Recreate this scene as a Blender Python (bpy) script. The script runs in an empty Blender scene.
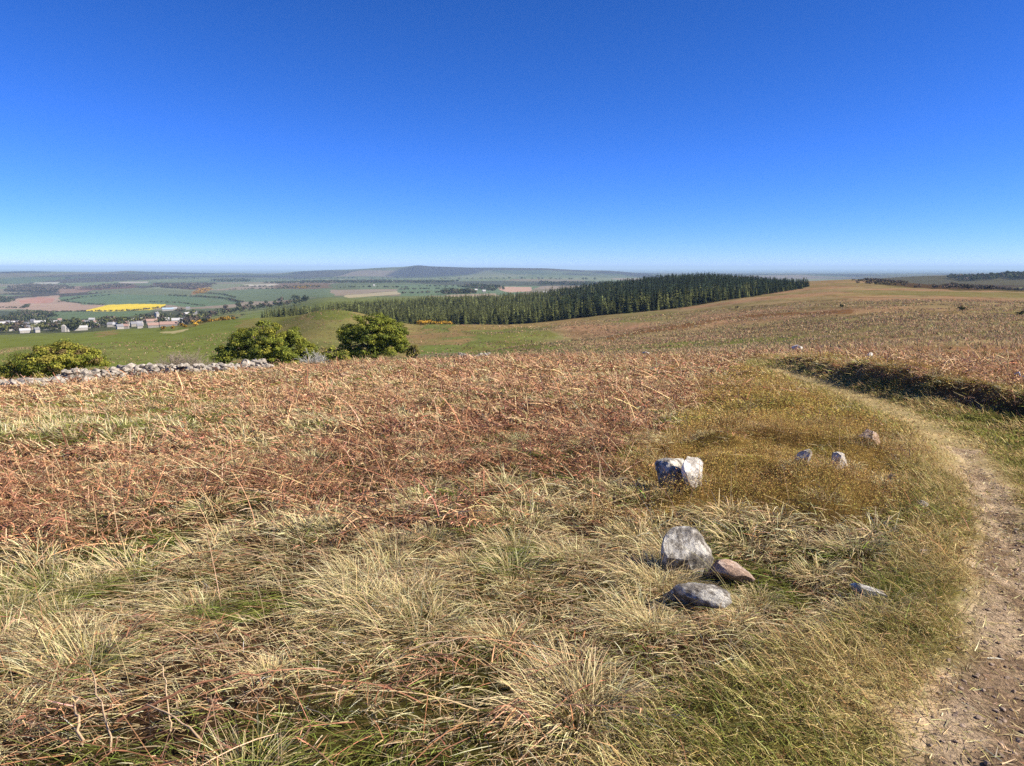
# Moorland hillside above a valley village, with a track, conifer plantation and far hills.
import bpy, math
import numpy as np
rng = np.random.default_rng(11)
R = math.radians
SC = bpy.context.scene
COL = SC.collection

# ------------------------------------------------------------------ camera model
F = 773.0; CX = 512.0; CY = 383.0; PITCH = R(8.53); ZC = 1.6
CP, SP = math.cos(PITCH), math.sin(PITCH)
def ray(px, py):
    u = (np.asarray(px, float)-CX)/F; v = (CY-np.asarray(py, float))/F
    return u, CP+SP*v, -SP+CP*v
def az_of(px, py=290.0):
    x, y, z = ray(px, py); return np.arctan2(x, y)
def tan_of(px, py):
    x, y, z = ray(px, py); return z/np.hypot(x, y)
def smooth(a, b, x):
    t = np.clip((x-a)/(b-a), 0, 1); return t*t*(3-2*t)

# ------------------------------------------------------------------ noise
def _h(ix, iy, s):
    n = (ix.astype(np.int64)*374761393 + iy.astype(np.int64)*668265263 + s*2147483647) & 0xffffffff
    n = ((n ^ (n >> 13))*1274126177) & 0xffffffff
    n = ((n ^ (n >> 16))*2246822519) & 0xffffffff
    return ((n ^ (n >> 15)) & 0xffffff)/float(0xffffff)
def vnoise(x, y, s=0):
    ix = np.floor(x); iy = np.floor(y); fx = x-ix; fy = y-iy
    fx = fx*fx*(3-2*fx); fy = fy*fy*(3-2*fy)
    a = _h(ix, iy, s); b = _h(ix+1, iy, s); c = _h(ix, iy+1, s); d = _h(ix+1, iy+1, s)
    return (a*(1-fx)+b*fx)*(1-fy)+(c*(1-fx)+d*fx)*fy
def fbm(x, y, s=0, o=4):
    r = 0; amp = .5; tot = 0
    for k in range(o):
        r = r+amp*vnoise(x*2**k+17.3*k, y*2**k-9.1*k, s+k); tot += amp; amp *= .5
    return r/tot*2-1

# ------------------------------------------------------------------ landform: screen-independent table of slopes by bearing and distance
PXC = [-900, -300, 0, 130, 260, 330, 420, 520, 600, 700, 780, 860, 940, 1024, 1250, 1900]
TAB = {
 70:   [396, 393, 390, 385, 375, 368, 363, 360, 357, 353, 350, 346, 342, 340, 338, 338],
 110:  [398, 396, 395, 390, 378, 370, 362, 358, 354, 349, 344, 338, 334, 332, 330, 330],
 160:  [392, 390, 388, 384, 372, 366, 356, 353, 350, 343, 337, 330, 326, 325, 324, 324],
 230:  [380, 376, 373, 369, 360, 350, 348, 346, 342, 334, 327, 319, 316, 316, 315, 315],
 320:  [365, 362, 358, 352, 341, 328, 340, 339, 332, 322, 314, 308, 306, 306, 305, 305],
 420:  [354, 351, 348, 341, 327, 309.5, 325, 325, 319.5, 311, 303, 299, 299, 300, 300, 300],
 520:  [348, 345, 342, 334, 318, 314, 328, 323, 314, 304, 296, 293, 294, 296, 296, 296],
 650:  [343, 340, 338, 330, 319, 322, 323, 318, 309, 298, 291, 288, 290, 293, 293, 293],
 800:  [339, 337, 335, 329, 323, 312, 311, 309, 300, 290, 287, 284, 287, 291.5, 292, 292],
 1000: [339, 338, 337, 331, 322, 305, 303, 301, 293, 285, 284, 281, 285, 291, 292, 292],
 1200: [334, 333, 332, 325, 319, 302, 300, 299, 293, 287, 283, 279.5, 286, 291.5, 292, 292],
 1500: [330, 329, 328, 319, 312, 299, 298, 298, 294, 289, 285, 282, 287, 289, 290, 290],
 2000: [322, 321.5, 321, 312, 304, 295, 294, 294, 292, 290, 287, 285, 284, 283, 284, 284],
 2700: [312, 311.5, 311, 303, 296, 290, 289, 289, 288, 287, 284, 279.5, 275.5, 274, 274, 274],
 3600: [301, 300.5, 300, 294, 289, 286, 285, 285, 285, 285, 284, 282, 280, 279, 279, 279],
 5000: [291, 291, 291, 286, 283, 281.5, 281, 280, 281, 282, 281, 280, 280, 279, 279, 279],
 7000: [281, 281, 281, 279, 279, 279, 277.5, 276, 277, 279, 279, 279, 279, 279, 279, 279],
 9000: [273, 273, 273, 272.5, 273.5, 270.5, 267.3, 269.2, 271.5, 275.5, 275, 275, 275, 275, 275, 275],
 11500:[275, 275, 275, 274.5, 274.5, 274, 273, 273, 273, 274, 274, 274, 274, 274, 274, 274],
 16000:[272.5]*16,
 26000:[271.0]*16,
 60000:[269.0]*16,
}
DK = np.array(sorted(TAB)); LDK = np.log(DK)
TT = np.array([[tan_of(p, y) for p, y in zip(PXC, TAB[int(d)])] for d in DK])
AZC = np.array([az_of(p) for p in PXC])
def pchip(xk, yk, x):                       # yk (n, m) along axis 0
    h = np.diff(xk)[:, None]; dl = np.diff(yk, axis=0)/h
    m = np.zeros_like(yk)
    w1 = 2*h[1:]+h[:-1]; w2 = h[1:]+2*h[:-1]
    ok = dl[1:]*dl[:-1] > 0
    with np.errstate(divide='ignore', invalid='ignore'):
        m[1:-1] = np.where(ok, (w1+w2)/(w1/dl[:-1]+w2/dl[1:]), 0)
    m[0] = dl[0]; m[-1] = dl[-1]
    i = np.clip(np.searchsorted(xk, x)-1, 0, len(xk)-2)
    hh = h[i]; t = ((x-xk[i])[:, None])/hh
    return ((1+2*t)*(1-t)**2*yk[i]+t*(1-t)**2*hh*m[i]+t*t*(3-2*t)*yk[i+1]+t*t*(t-1)*hh*m[i+1])
GLD = np.linspace(LDK[0], LDK[-1], 700); GAZ = np.linspace(AZC[0], AZC[-1], 900)
GT = pchip(AZC, pchip(LDK, TT, GLD).T, GAZ)          # (az, ld)
def far_tan(d, az):
    a = np.clip((az-GAZ[0])/(GAZ[1]-GAZ[0]), 0, len(GAZ)-1.001); l = np.clip((np.log(np.maximum(d, 1))-GLD[0])/(GLD[1]-GLD[0]), 0, len(GLD)-1.001)
    ia = a.astype(int); il = l.astype(int); fa = a-ia; fl = l-il
    return (GT[ia, il]*(1-fa)+GT[ia+1, il]*fa)*(1-fl)+(GT[ia, il+1]*(1-fa)+GT[ia+1, il+1]*fa)*fl
def kslope(az):
    return .087+.006*smooth(R(0), R(-24), az)-.018*smooth(R(2), R(30), az)
def nhit(px, py, dmax=66.0):                # point on the near slope
    x, y, z = ray(px, py); h = np.hypot(x, y); k = kslope(np.arctan2(x, y))
    den = -z-k*h
    t = np.where(den > 1e-6, ZC/np.maximum(den, 1e-6), 1e9); t = np.minimum(t, dmax/h)
    return np.stack([x*t, y*t], -1)
def poly_n(pts): return nhit(np.array([p[0] for p in pts]), np.array([p[1] for p in pts]))

def pip(P, x, y):
    c = np.zeros(x.shape, bool); n = len(P)
    for i in range(n):
        x0, y0 = P[i]; x1, y1 = P[(i+1) % n]
        if y0 == y1: continue
        c ^= ((y0 > y) != (y1 > y)) & (x < (x1-x0)*(y-y0)/(y1-y0)+x0)
    return c
def segdist(P, x, y, closed):
    best = np.full(x.shape, 1e18); side = np.zeros(x.shape); n = len(P)
    for i in range(n if closed else n-1):
        x0, y0 = P[i]; x1, y1 = P[(i+1) % n]; dx, dy = x1-x0, y1-y0; L = dx*dx+dy*dy+1e-12
        t = np.clip(((x-x0)*dx+(y-y0)*dy)/L, 0, 1)
        d = (x-x0-t*dx)**2+(y-y0-t*dy)**2
        m = d < best; best = np.where(m, d, best)
        side = np.where(m, (x-x0)*dy-(y-y0)*dx, side)
    return np.sqrt(best), side
def sd(P, x, y):                            # positive inside
    d, _ = segdist(P, x, y, True); return np.where(pip(P, x, y), d, -d)

# near-ground zones (metres, on the slope)
SOIL = poly_n([(880, 800), (910, 766), (949, 687), (961, 630), (978, 558), (976, 496), (961, 458), (950, 442), (968, 444), (985, 460), (1005, 484), (1035, 520), (1075, 600), (1130, 766), (1150, 800)])
TURF = poly_n([(540, 830), (660, 700), (770, 645), (862, 605), (898, 560), (905, 500), (915, 455), (893, 432), (859, 412), (820, 398), (794, 386), (768, 375), (748, 366), (752, 360),
               (768, 361.5), (800, 368), (846, 381), (883, 389), (938, 402), (1024, 421), (1200, 474), (1500, 640), (1800, 1000), (700, 1200)])
BANK = poly_n([(1900, 760), (1500, 600), (1200, 468), (1024, 419), (938, 401), (883, 389), (846, 381), (800, 368.5), (768, 361.5), (752, 357)])
WORN = poly_n([(972, 470), (955, 446), (930, 425), (897, 407), (862, 394), (830, 384.5), (800, 375), (775, 367)])
HEATH = poly_n([(635, 512), (640, 470), (668, 432), (690, 405), (712, 385), (740, 366), (748, 366), (768, 375), (794, 386), (820, 398), (859, 412), (893, 432), (915, 458), (908, 512), (880, 530), (760, 512)])

def bank_s(x, y):
    d, side = segdist(BANK, x, y, False)
    s = np.where(side > 0, d, -d)
    return s + .28*fbm(x*.8, y*.8, 41, 3) + .15*fbm(x*2.5, y*2.5, 43, 2)
def near_z(x, y):
    d = np.hypot(x, y); az = np.arctan2(x, y)
    z = -kslope(az)*d
    tin = sd(TURF, x, y); sin_ = sd(SOIL, x, y)
    rough = 1-.75*smooth(-.4, .4, tin)
    z = z+rough*(.10*fbm(x/1.5, y/1.5, 3)+.16*fbm(x/5, y/5, 5))+.012*fbm(x*3, y*3, 9, 3)
    hin = sd(HEATH, x, y); z = z+smooth(-.3, .8, hin)*(.15*fbm(x/.85, y/.85, 15, 3)+.12*smooth(0, 1.5, hin))
    z = z-.10*smooth(0, .9, tin)-.05*smooth(-.1, .35, sin_)+smooth(0, .25, sin_)*(.035*fbm(x*3.5, y*3.5, 12, 3)+.014*fbm(x*13, y*13, 13, 2))
    s = bank_s(x, y)
    tap = 1-smooth(34, 46, d)
    z = z+(.44+.14*fbm(x*.35, y*.35, 47, 2))*smooth(-.15, .5, s)*(1-.75*smooth(3, 22, s))*tap
    return z
RIDGES = [(350, 34, 20), (480, 44, 18), (565, 26, 14), (205, 36, 14), (90, 44, 16), (20, 24, 14), (270, 22, 10)]
FOLDS = [(np.array([(math.sin(az_of(p))*d, math.cos(az_of(p))*d) for p, d in L_]), am, wd) for L_, am, wd in [([(545, 195), (590, 232), (640, 258), (700, 290)], 1.6, 13), ([(415, 205), (470, 238), (530, 240), (562, 275), (595, 320)], -2.6, 20), ([(455, 330), (500, 318), (560, 350)], 2.2, 22), ([(650, 150), (720, 165), (800, 160)], -1.2, 12), ([(300, 260), (350, 300)], -2.0, 20)]]
HILLS = [(418, 10, 17), (440, 26, 8), (380, 30, 8), (300, 14, 9), (325, 24, 8), (545, 34, 16), (500, 20, 6), (610, 22, 12), (128, 10, 12), (160, 30, 7), (235, 16, 9), (60, 40, 6), (20, 18, 7)]
def H(x, y):
    x = np.atleast_1d(np.asarray(x, float)); y = np.atleast_1d(np.asarray(y, float))
    d = np.hypot(x, y); az = np.arctan2(x, y)
    z = ZC+d*far_tan(d, az)
    z = z+.8*fbm(x/45, y/45, 21)*smooth(60, 200, d)*(1-smooth(900, 2500, d))+7*fbm(x/800, y/800, 25)*smooth(1800, 4500, d)*(1-smooth(7000, 9000, d)) \
        + 14*fbm(x/1500, y/1500, 29)*smooth(7000, 9000, d)*(1-smooth(10500, 12500, d))
    fo = (d > 120) & (d < 520)
    if fo.any():
        for P_f, am_f, wd_f in FOLDS: z[fo] += am_f*np.exp(-(segdist(P_f, x[fo], y[fo], False)[0]/wd_f)**2)
    fm = (d > 6500) & (d < 12500)
    if fm.any():
        lf = np.exp(-(np.log(d[fm]/9000)/.13)**2); q_ = 0
        for px_, wd_, hh_ in HILLS: q_ = q_+hh_*np.exp(-((az[fm]-az_of(px_, 270))*F/wd_)**2)
        z[fm] += q_*lf
    fm = (d > 5500) & (d < 8600)
    if fm.any():
        lf = np.exp(-(np.log(d[fm]/7000)/.07)**2); q_ = 0
        for px_, wd_, hh_ in RIDGES: q_ = q_+hh_*np.exp(-((az[fm]-az_of(px_, 275))*F/wd_)**2)
        z[fm] += q_*lf
    m = d < 72
    if m.any():
        w = smooth(46, 72, d[m]); z[m] = near_z(x[m], y[m])*(1-w)+z[m]*w
    return z
_DM = np.exp(np.linspace(math.log(2), math.log(50000), 5000))
def hit(px, py):
    x, y, z = ray(px, py); h = math.hypot(x, y)
    X = x/h*_DM; Y = y/h*_DM; Z = ZC+z/h*_DM
    b = np.nonzero(Z < H(X, Y))[0]
    i = b[0] if len(b) else 4300
    return np.array([X[i], Y[i]])
def at_d(px, d, py=300):
    a = az_of(px, py); return np.array([math.sin(a)*d, math.cos(a)*d])
def poly(pts):                              # (px, py) on the visible ground or (px, None, metres)
    return np.array([hit(p[0], p[1]) if len(p) == 2 else at_d(p[0], p[2]) for p in pts])
def visible(x, y, z):
    t = np.linspace(.02, .985, 160)
    return bool(np.all(H(x*t, y*t) <= ZC+(z-ZC)*t+.05))
def pix(x, y, z):                           # world -> photograph pixel, for measuring only
    dz = z-ZC; fw = y*CP-dz*SP; up = y*SP+dz*CP
    return CX+F*x/fw, CY-F*up/fw

# ------------------------------------------------------------------ mesh helpers
def tag(o, label=None, cat=None, group=None, kind=None):
    for k, v in (('label', label), ('category', cat), ('group', group), ('kind', kind)):
        if v: o[k] = v
    return o
def empty(name, loc, rz=0):
    o = bpy.data.objects.new(name, None); COL.objects.link(o); o.location = loc; o.rotation_euler = (0, 0, rz); o.empty_display_size = .2
    return o
def mesh(name, parts, mats, smooth_shade=False):
    """parts: list of (verts (n,3), faces (m,k), colours (n,3) or None, material index)"""
    me = bpy.data.meshes.new(name)
    V = np.concatenate([p[0] for p in parts]).astype(np.float32)
    loops = []; starts = []; tot = []; mi = []; off = 0; lo = 0
    for v, f, c, m in parts:
        f = np.asarray(f); loops.append((f+off).ravel()); k = f.shape[1]
        starts.append(lo+np.arange(len(f))*k); tot.append(np.full(len(f), k)); mi.append(np.full(len(f), m)); lo += f.size; off += len(v)
    loops = np.concatenate(loops).astype(np.int32); starts = np.concatenate(starts).astype(np.int32); mi = np.concatenate(mi).astype(np.int32)
    me.vertices.add(len(V)); me.vertices.foreach_set('co', V.ravel())
    me.loops.add(len(loops)); me.loops.foreach_set('vertex_index', loops)
    me.polygons.add(len(starts)); me.polygons.foreach_set('loop_start', starts)
    me.polygons.foreach_set('material_index', mi)
    if smooth_shade: me.polygons.foreach_set('use_smooth', np.ones(len(starts), bool))
    else: me.polygons.foreach_set('use_smooth', np.zeros(len(starts), bool))
    if any(p[2] is not None for p in parts):
        C = np.concatenate([p[2] if p[2] is not None else np.full((len(p[0]), 3), .5) for p in parts])
        a = me.color_attributes.new('Col', 'FLOAT_COLOR', 'POINT')
        a.data.foreach_set('color', np.concatenate([C, np.ones((len(C), 1))], 1).astype(np.float32).ravel())
    for m in mats: me.materials.append(m)
    me.update(calc_edges=True)
    return me
def link(name, me, parent=None, loc=None):
    o = bpy.data.objects.new(name, me); COL.objects.link(o)
    if parent: o.parent = parent
    if loc is not None: o.location = loc
    return o

def ribbons(root, az, th0, kap, L, w, segs, c0, c1, roll=None, flat=.75):
    n = len(root); s = np.linspace(0, 1, segs+1)
    th = th0[:, None]+kap[:, None]*s[None]
    mid = .5*(th[:, 1:]+th[:, :-1]); st = (L/segs)[:, None]
    hx = np.concatenate([np.zeros((n, 1)), np.cumsum(np.sin(mid)*st, 1)], 1)
    hz = np.concatenate([np.zeros((n, 1)), np.cumsum(np.cos(mid)*st, 1)], 1)
    sa, ca = np.sin(az)[:, None], np.cos(az)[:, None]
    P = np.stack([root[:, 0:1]+sa*hx, root[:, 1:2]+ca*hx, root[:, 2:3]+hz], -1)
    if roll is None: roll = rng.uniform(-.9, .9, n)
    cr, sr = np.cos(roll)[:, None], np.sin(roll)[:, None]
    nx = np.cos(th); nz = -np.sin(th)               # in-plane normal
    W = np.stack([ca*cr+sa*nx*sr, -sa*cr+ca*nx*sr, nz*sr], -1)
    prof = (1-flat*s**2)[None, :, None]*(w*.5)[:, None, None]
    V = np.stack([P-W*prof, P+W*prof], 2).reshape(n*(segs+1)*2, 3)
    b = (np.arange(n)*(segs+1)*2)[:, None]+(np.arange(segs)*2)[None]
    b = b.ravel()
    Fq = np.stack([b, b+1, b+3, b+2], 1)
    t = s[None, :, None, None]
    C = (c0[:, None, None, :]*(1-t)+c1[:, None, None, :]*t)
    C = np.broadcast_to(C, (n, segs+1, 2, 3)).reshape(-1, 3)
    return V, Fq, C, P
def jitc(base, n, v=.22, h=.08):
    b = np.broadcast_to(np.asarray(base, float), (n, 3))
    return np.clip(b*np.exp(rng.normal(0, v, (n, 1)))*np.exp(rng.normal(0, h, (n, 3))), .004, .85)
def mixc(a, b, t): return a*(1-t[:, None])+b*t[:, None]
def cards(P, N, size, C, asp=1.0):
    n = len(P); N = N/np.maximum(np.linalg.norm(N, axis=1, keepdims=True), 1e-6)
    r = rng.normal(size=(n, 3)); T = np.cross(N, r); T /= np.maximum(np.linalg.norm(T, axis=1, keepdims=True), 1e-6); B = np.cross(N, T)
    a = (size*.5)[:, None]; b = a*asp
    V = np.stack([P-T*a, P-B*b*.8, P+T*a, P+B*b*.8], 1).reshape(-1, 3)
    Fq = np.arange(n*4).reshape(n, 4)
    return V, Fq, np.repeat(C, 4, 0)
def tube(pts, rad, sides=6, col=(.1, .08, .06)):
    pts = np.asarray(pts, float); rad = np.asarray(rad, float); n = len(pts)
    T = np.gradient(pts, axis=0); T /= np.linalg.norm(T, axis=1, keepdims=True)+1e-9
    up = np.array([.13, .21, .97]) if abs(T[0, 2]) < .9 else np.array([1, .1, 0])
    A = np.cross(T, up); A /= np.linalg.norm(A, axis=1, keepdims=True)+1e-9; B = np.cross(T, A)
    an = np.arange(sides)/sides*2*math.pi
    V = pts[:, None]+rad[:, None, None]*(A[:, None]*np.cos(an)[None, :, None]+B[:, None]*np.sin(an)[None, :, None])
    V = V.reshape(-1, 3); Fq = []
    for i in range(n-1):
        for j in range(sides):
            k = (j+1) % sides; Fq.append((i*sides+j, i*sides+k, (i+1)*sides+k, (i+1)*sides+j))
    return V, np.array(Fq), np.broadcast_to(np.asarray(col, float), (len(V), 3)).copy()
def merge_parts(lst, m=0):
    return [(v, f, c, m) for v, f, c in lst]

# ------------------------------------------------------------------ materials
def new_mat(name):
    m = bpy.data.materials.new(name); m.use_nodes = True; nt = m.node_tree; nt.nodes.clear()
    return m, nt, nt.nodes.new('ShaderNodeOutputMaterial')
def mat_attr(name, rough=.9, trans=0.0, noise=None, bump=0.0, bscale=3.0, spec=0.0, gain=1.0, zscale=1.0):
    """colour from the mesh's own colour layer, with procedural mottling"""
    m, nt, out = new_mat(name); N = nt.nodes.new; L = nt.links.new
    at = N('ShaderNodeAttribute'); at.attribute_name = 'Col'; col = at.outputs['Color']
    geo = N('ShaderNodeNewGeometry')
    if noise:
        tot = None
        for sc_, amt in noise:
            nz = N('ShaderNodeTexNoise'); nz.inputs['Scale'].default_value = sc_; nz.inputs['Detail'].default_value = 6; nz.inputs['Roughness'].default_value = .62
            L(geo.outputs['Position'], nz.inputs['Vector'])
            mr = N('ShaderNodeMapRange'); mr.inputs[1].default_value = .28; mr.inputs[2].default_value = .72; mr.inputs[3].default_value = 1-amt; mr.inputs[4].default_value = 1+amt
            L(nz.outputs['Fac'], mr.inputs[0])
            if tot is None: tot = mr.outputs[0]
            else:
                mu = N('ShaderNodeMath'); mu.operation = 'MULTIPLY'; L(tot, mu.inputs[0]); L(mr.outputs[0], mu.inputs[1]); tot = mu.outputs[0]
        vm = N('ShaderNodeVectorMath'); vm.operation = 'SCALE'; L(col, vm.inputs[0]); L(tot, vm.inputs['Scale']); col = vm.outputs[0]
    if trans > 0:
        d = N('ShaderNodeBsdfDiffuse'); t = N('ShaderNodeBsdfTranslucent'); mx = N('ShaderNodeMixShader'); mx.inputs[0].default_value = trans
        L(col, d.inputs['Color']); L(col, t.inputs['Color']); L(d.outputs[0], mx.inputs[1]); L(t.outputs[0], mx.inputs[2]); L(mx.outputs[0], out.inputs['Surface'])
    else:
        p = N('ShaderNodeBsdfPrincipled'); L(col, p.inputs['Base Color']); p.inputs['Roughness'].default_value = rough; p.inputs['Specular IOR Level'].default_value = spec
        if bump:
            nz = N('ShaderNodeTexNoise'); nz.inputs['Scale'].default_value = bscale; nz.inputs['Detail'].default_value = 8; nz.inputs['Roughness'].default_value = .7
            L(geo.outputs['Position'], nz.inputs['Vector'])
            bp = N('ShaderNodeBump'); bp.inputs['Strength'].default_value = 1; bp.inputs['Distance'].default_value = bump
            L(nz.outputs['Fac'], bp.inputs['Height']); L(bp.outputs[0], p.inputs['Normal'])
        L(p.outputs[0], out.inputs['Surface'])
    return m
def mat_plain(name, col, rough=.8, amt=.25, scale=1.5, bump=0.0, spec=.2, col2=None, object_space=True):
    m, nt, out = new_mat(name); N = nt.nodes.new; L = nt.links.new
    tc = N('ShaderNodeTexCoord'); src = tc.outputs['Object']
    nz = N('ShaderNodeTexNoise'); nz.inputs['Scale'].default_value = scale; nz.inputs['Detail'].default_value = 7; nz.inputs['Roughness'].default_value = .65
    L(src, nz.inputs['Vector'])
    cr = N('ShaderNodeValToRGB'); cr.color_ramp.elements[0].position = .33; cr.color_ramp.elements[1].position = .68
    c2 = col2 or tuple(min(.9, c*(1+amt)) for c in col)
    cr.color_ramp.elements[0].color = (*[c*(1-amt) for c in col], 1); cr.color_ramp.elements[1].color = (*c2, 1)
    L(nz.outputs['Fac'], cr.inputs[0])
    p = N('ShaderNodeBsdfPrincipled'); p.inputs['Roughness'].default_value = rough; p.inputs['Specular IOR Level'].default_value = spec
    L(cr.outputs[0], p.inputs['Base Color'])
    if bump:
        bp = N('ShaderNodeBump'); bp.inputs['Strength'].default_value = 1; bp.inputs['Distance'].default_value = bump
        L(nz.outputs['Fac'], bp.inputs['Height']); L(bp.outputs[0], p.inputs['Normal'])
    L(p.outputs[0], out.inputs['Surface'])
    return m
# ------------------------------------------------------------------ terrain sheet
def lin(r, g, b):
    return np.array([((c/255+.055)/1.055)**2.4 if c > 10 else c/3294 for c in (r, g, b)])
aF = np.arange(-42.5, 42.51, .078)
aN = np.concatenate([np.arange(-180, -42.6, 2.5), aF, np.arange(44, 179.9, 2.5)])
AZ = R(1)*aN
DD = np.concatenate([np.exp(np.linspace(math.log(.35), math.log(1.3), 10))[:-1], np.exp(np.arange(math.log(1.3), math.log(60000), .0135))])
nA, nD = len(AZ), len(DD)
Xg = (np.sin(AZ)[None]*DD[:, None]).ravel(); Yg = (np.cos(AZ)[None]*DD[:, None]).ravel()
Zg = H(Xg, Yg)
Dg = np.hypot(Xg, Yg)
# ---- colour of the land itself
C = np.zeros((len(Xg), 3))
base_far = lin(112, 116, 84); C[:] = base_far
def jitter(sc, amp, s):
    return Xg+amp*fbm(Xg/sc, Yg/sc, s, 3), Yg+amp*fbm(Xg/sc, Yg/sc, s+50, 3)
JX = {}
def jit(kind):
    if kind not in JX:
        JX[kind] = jitter(*{'mid': (25, 9, 61), 'far': (150, 35, 71), 'fld': (400, 25, 81), 'none': (50, 0, 1)}[kind])
    return JX[kind]
def paint(P, col, j='fld', alpha=1.0, mott=None):
    x, y = jit(j)
    m = (x > P[:, 0].min()) & (x < P[:, 0].max()) & (y > P[:, 1].min()) & (y < P[:, 1].max())
    i = np.nonzero(m)[0]
    if not len(i): return np.zeros(len(Xg), bool)
    k = i[pip(P, x[i], y[i])]
    a = alpha
    if mott:
        a = alpha*smooth(.5-mott[1], .5+mott[1], .5+.5*fbm(Xg[k]/mott[0], Yg[k]/mott[0], 97, 4)*1.6)[:, None]
    C[k] = C[k]*(1-a)+np.asarray(col)*a
    out = np.zeros(len(Xg), bool); out[k] = True; return out
azg = np.arctan2(Xg, Yg)
# far quilt of fields: irregular cells of worked land
fx, fy = Xg/520+.35*fbm(Xg/900, Yg/900, 31), Yg/900+.35*fbm(Xg/900, Yg/900, 37)
cell = _h(np.floor(fx+.4*np.floor(fy)), np.floor(fy), 5)
pal = np.array([lin(104, 122, 80), lin(120, 128, 88), lin(150, 132, 108), lin(88, 108, 72), lin(130, 120, 92), lin(96, 110, 70), lin(84, 74, 66), lin(110, 124, 78)])
mf = Dg > 1700
C[mf] = pal[(cell[mf]*8).astype(int) % 8]
hl = Dg > 6200                                   # heather and grass on the far tops, colour pushed bluer to imitate haze
w = smooth(6200, 7600, Dg[hl])[:, None]*(.35+.65*smooth(-.15, .15, fbm(Xg[hl]/700, Yg[hl]/1600, 33)))[:, None]
C[hl] = C[hl]*(1-w)+lin(60, 55, 74)*w
sea = smooth(12500, 15000, Dg)[:, None]; C[:] = C*(1-sea)+np.array([.12, .18, .24])*sea
# moor right of the plantation
moor = lin(144, 126, 92)
wm = smooth(R(1.0), R(5.0), azg+R(3)*fbm(Xg/70, Yg/70, 14))*(1-smooth(1250, 1500, Dg))
C[:] = C*(1-wm[:, None])+moor*wm[:, None]
mid = (Dg > 60) & (Dg < 1700)
wl = (1-wm)*mid
C[:] = C*(1-wl[:, None])+lin(112, 120, 66)*wl[:, None]
n1 = fbm(Xg/38, Yg/38, 51, 5); n2 = fbm(Xg/14, Yg/14, 55, 4); n3 = fbm(Xg/120, Yg/50, 57, 4)
a = (wm*smooth(.02, .35, n1)*.7)[:, None]; C[:] = C*(1-a)+lin(160, 124, 96)*a
a = (wm*smooth(.05, .4, -n1+.3*n2)*.6)[:, None]; C[:] = C*(1-a)+lin(120, 112, 68)*a
a = (wm*smooth(.1, .45, n3)*.55)[:, None]; C[:] = C*(1-a)+lin(138, 128, 80)*a
a = (wm*smooth(.2, .45, n2)*.5)[:, None]; C[:] = C*(1-a)+lin(100, 82, 54)*a
n4 = fbm(Xg/4, Yg/4, 59, 4); a = (mid*smooth(.1, .5, n4)*.45)[:, None]; C[:] = C*(1-a)+C*.55*a
# valley and hills, left to right
P_ = poly
paint(P_([(-300, 345), (-300, 500), (300, 372), (300, 330), (262, 312), (215, 322), (185, 328), (120, 331), (60, 335), (0, 338)]), lin(112, 121, 60), 'mid')
paint(P_([(60, 352), (110, 345), (180, 350), (220, 352), (150, 362), (70, 362)]), lin(120, 124, 70), 'mid', .7)
paint(P_([(-20, 352), (20, 347), (60, 345), (20, 352), (-20, 358)]), lin(136, 128, 84), 'mid', .8)
paint(P_([(95, 333), (112, 330), (122, 334), (108, 337)]), lin(140, 120, 80), 'mid', .8)
paint(P_([(160, 332), (188, 329), (187, 331), (166, 334.5)]), lin(176, 164, 120), 'mid', .9)
paint(P_([(168, 328), (200, 326), (235, 318), (262, 312), (230, 314), (200, 320)]), lin(126, 108, 66), 'mid', .8, (12, .25))
paint(P_([(214, 322), (245, 314), (262, 311), (300, 308), (330, 309), (262, 318), (240, 324)]), lin(106, 118, 58), 'mid', .8)
paint(P_([(240, 326), (275, 315), (330, 311), (395, 313), (425, 322), (430, 356), (330, 356), (290, 345)]), lin(140, 119, 80), 'mid', .95, (30, .9))
paint(P_([(285, 314.5), (320, 310.5), (370, 311), (372, 315), (345, 320), (310, 321)]), lin(104, 112, 54), 'mid', .9)
paint(P_([(255, 318), (290, 314), (300, 324), (262, 330)]), lin(112, 116, 58), 'mid', .7)
paint(P_([(400, 333), (450, 326), (478, 340), (445, 352), (405, 352)]), lin(148, 118, 86), 'mid', .75, (11, .3))
paint(P_([(420, 350), (438, 344), (470, 347), (480, 356), (415, 358)]), lin(98, 110, 58), 'mid', .8, (16, .45))
paint(P_([(455, 327), (530, 322), (560, 326), (548, 344), (540, 356), (500, 350), (470, 345)]), lin(106, 106, 56), 'mid', .8, (14, .3))
paint(P_([(455, 326), (520, 321), (590, 318), (600, 322), (520, 327), (462, 332)]), lin(146, 122, 82), 'mid', .7)
paint(P_([(560, 325), (590, 322), (640, 322), (640, 330), (610, 334), (570, 330)]), lin(158, 120, 92), 'mid', .7, (14, .35))
paint(P_([(620, 322), (622, 313), (660, 311), (690, 315), (660, 323)]), lin(112, 116, 62), 'mid', .75, (18, .4))
paint(P_([(560, 355), (590, 346), (680, 341), (790, 339), (800, 345), (720, 350), (640, 354)]), lin(110, 118, 58), 'mid', .85)
paint(P_([(640, 325), (690, 324), (680, 329), (640, 334), (600, 337)]), lin(170, 130, 102), 'mid', .65, (14, .35))
paint(P_([(610, 338), (640, 330), (690, 322), (740, 316), (790, 312.5), (850, 311), (850, 313.5), (790, 315.5), (740, 319.5), (690, 326), (640, 333.5), (612, 341)]), lin(116, 84, 54), 'mid', .85)
paint(P_([(840, 292), (900, 290), (1040, 293), (1040, 297), (960, 297), (880, 294.5)]), lin(116, 112, 68), 'mid', .6)
paint(P_([(740, 288), (800, 280), (860, 280), (880, 285), (820, 288)]), lin(130, 112, 78), 'mid', .7, (30, .4))
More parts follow.
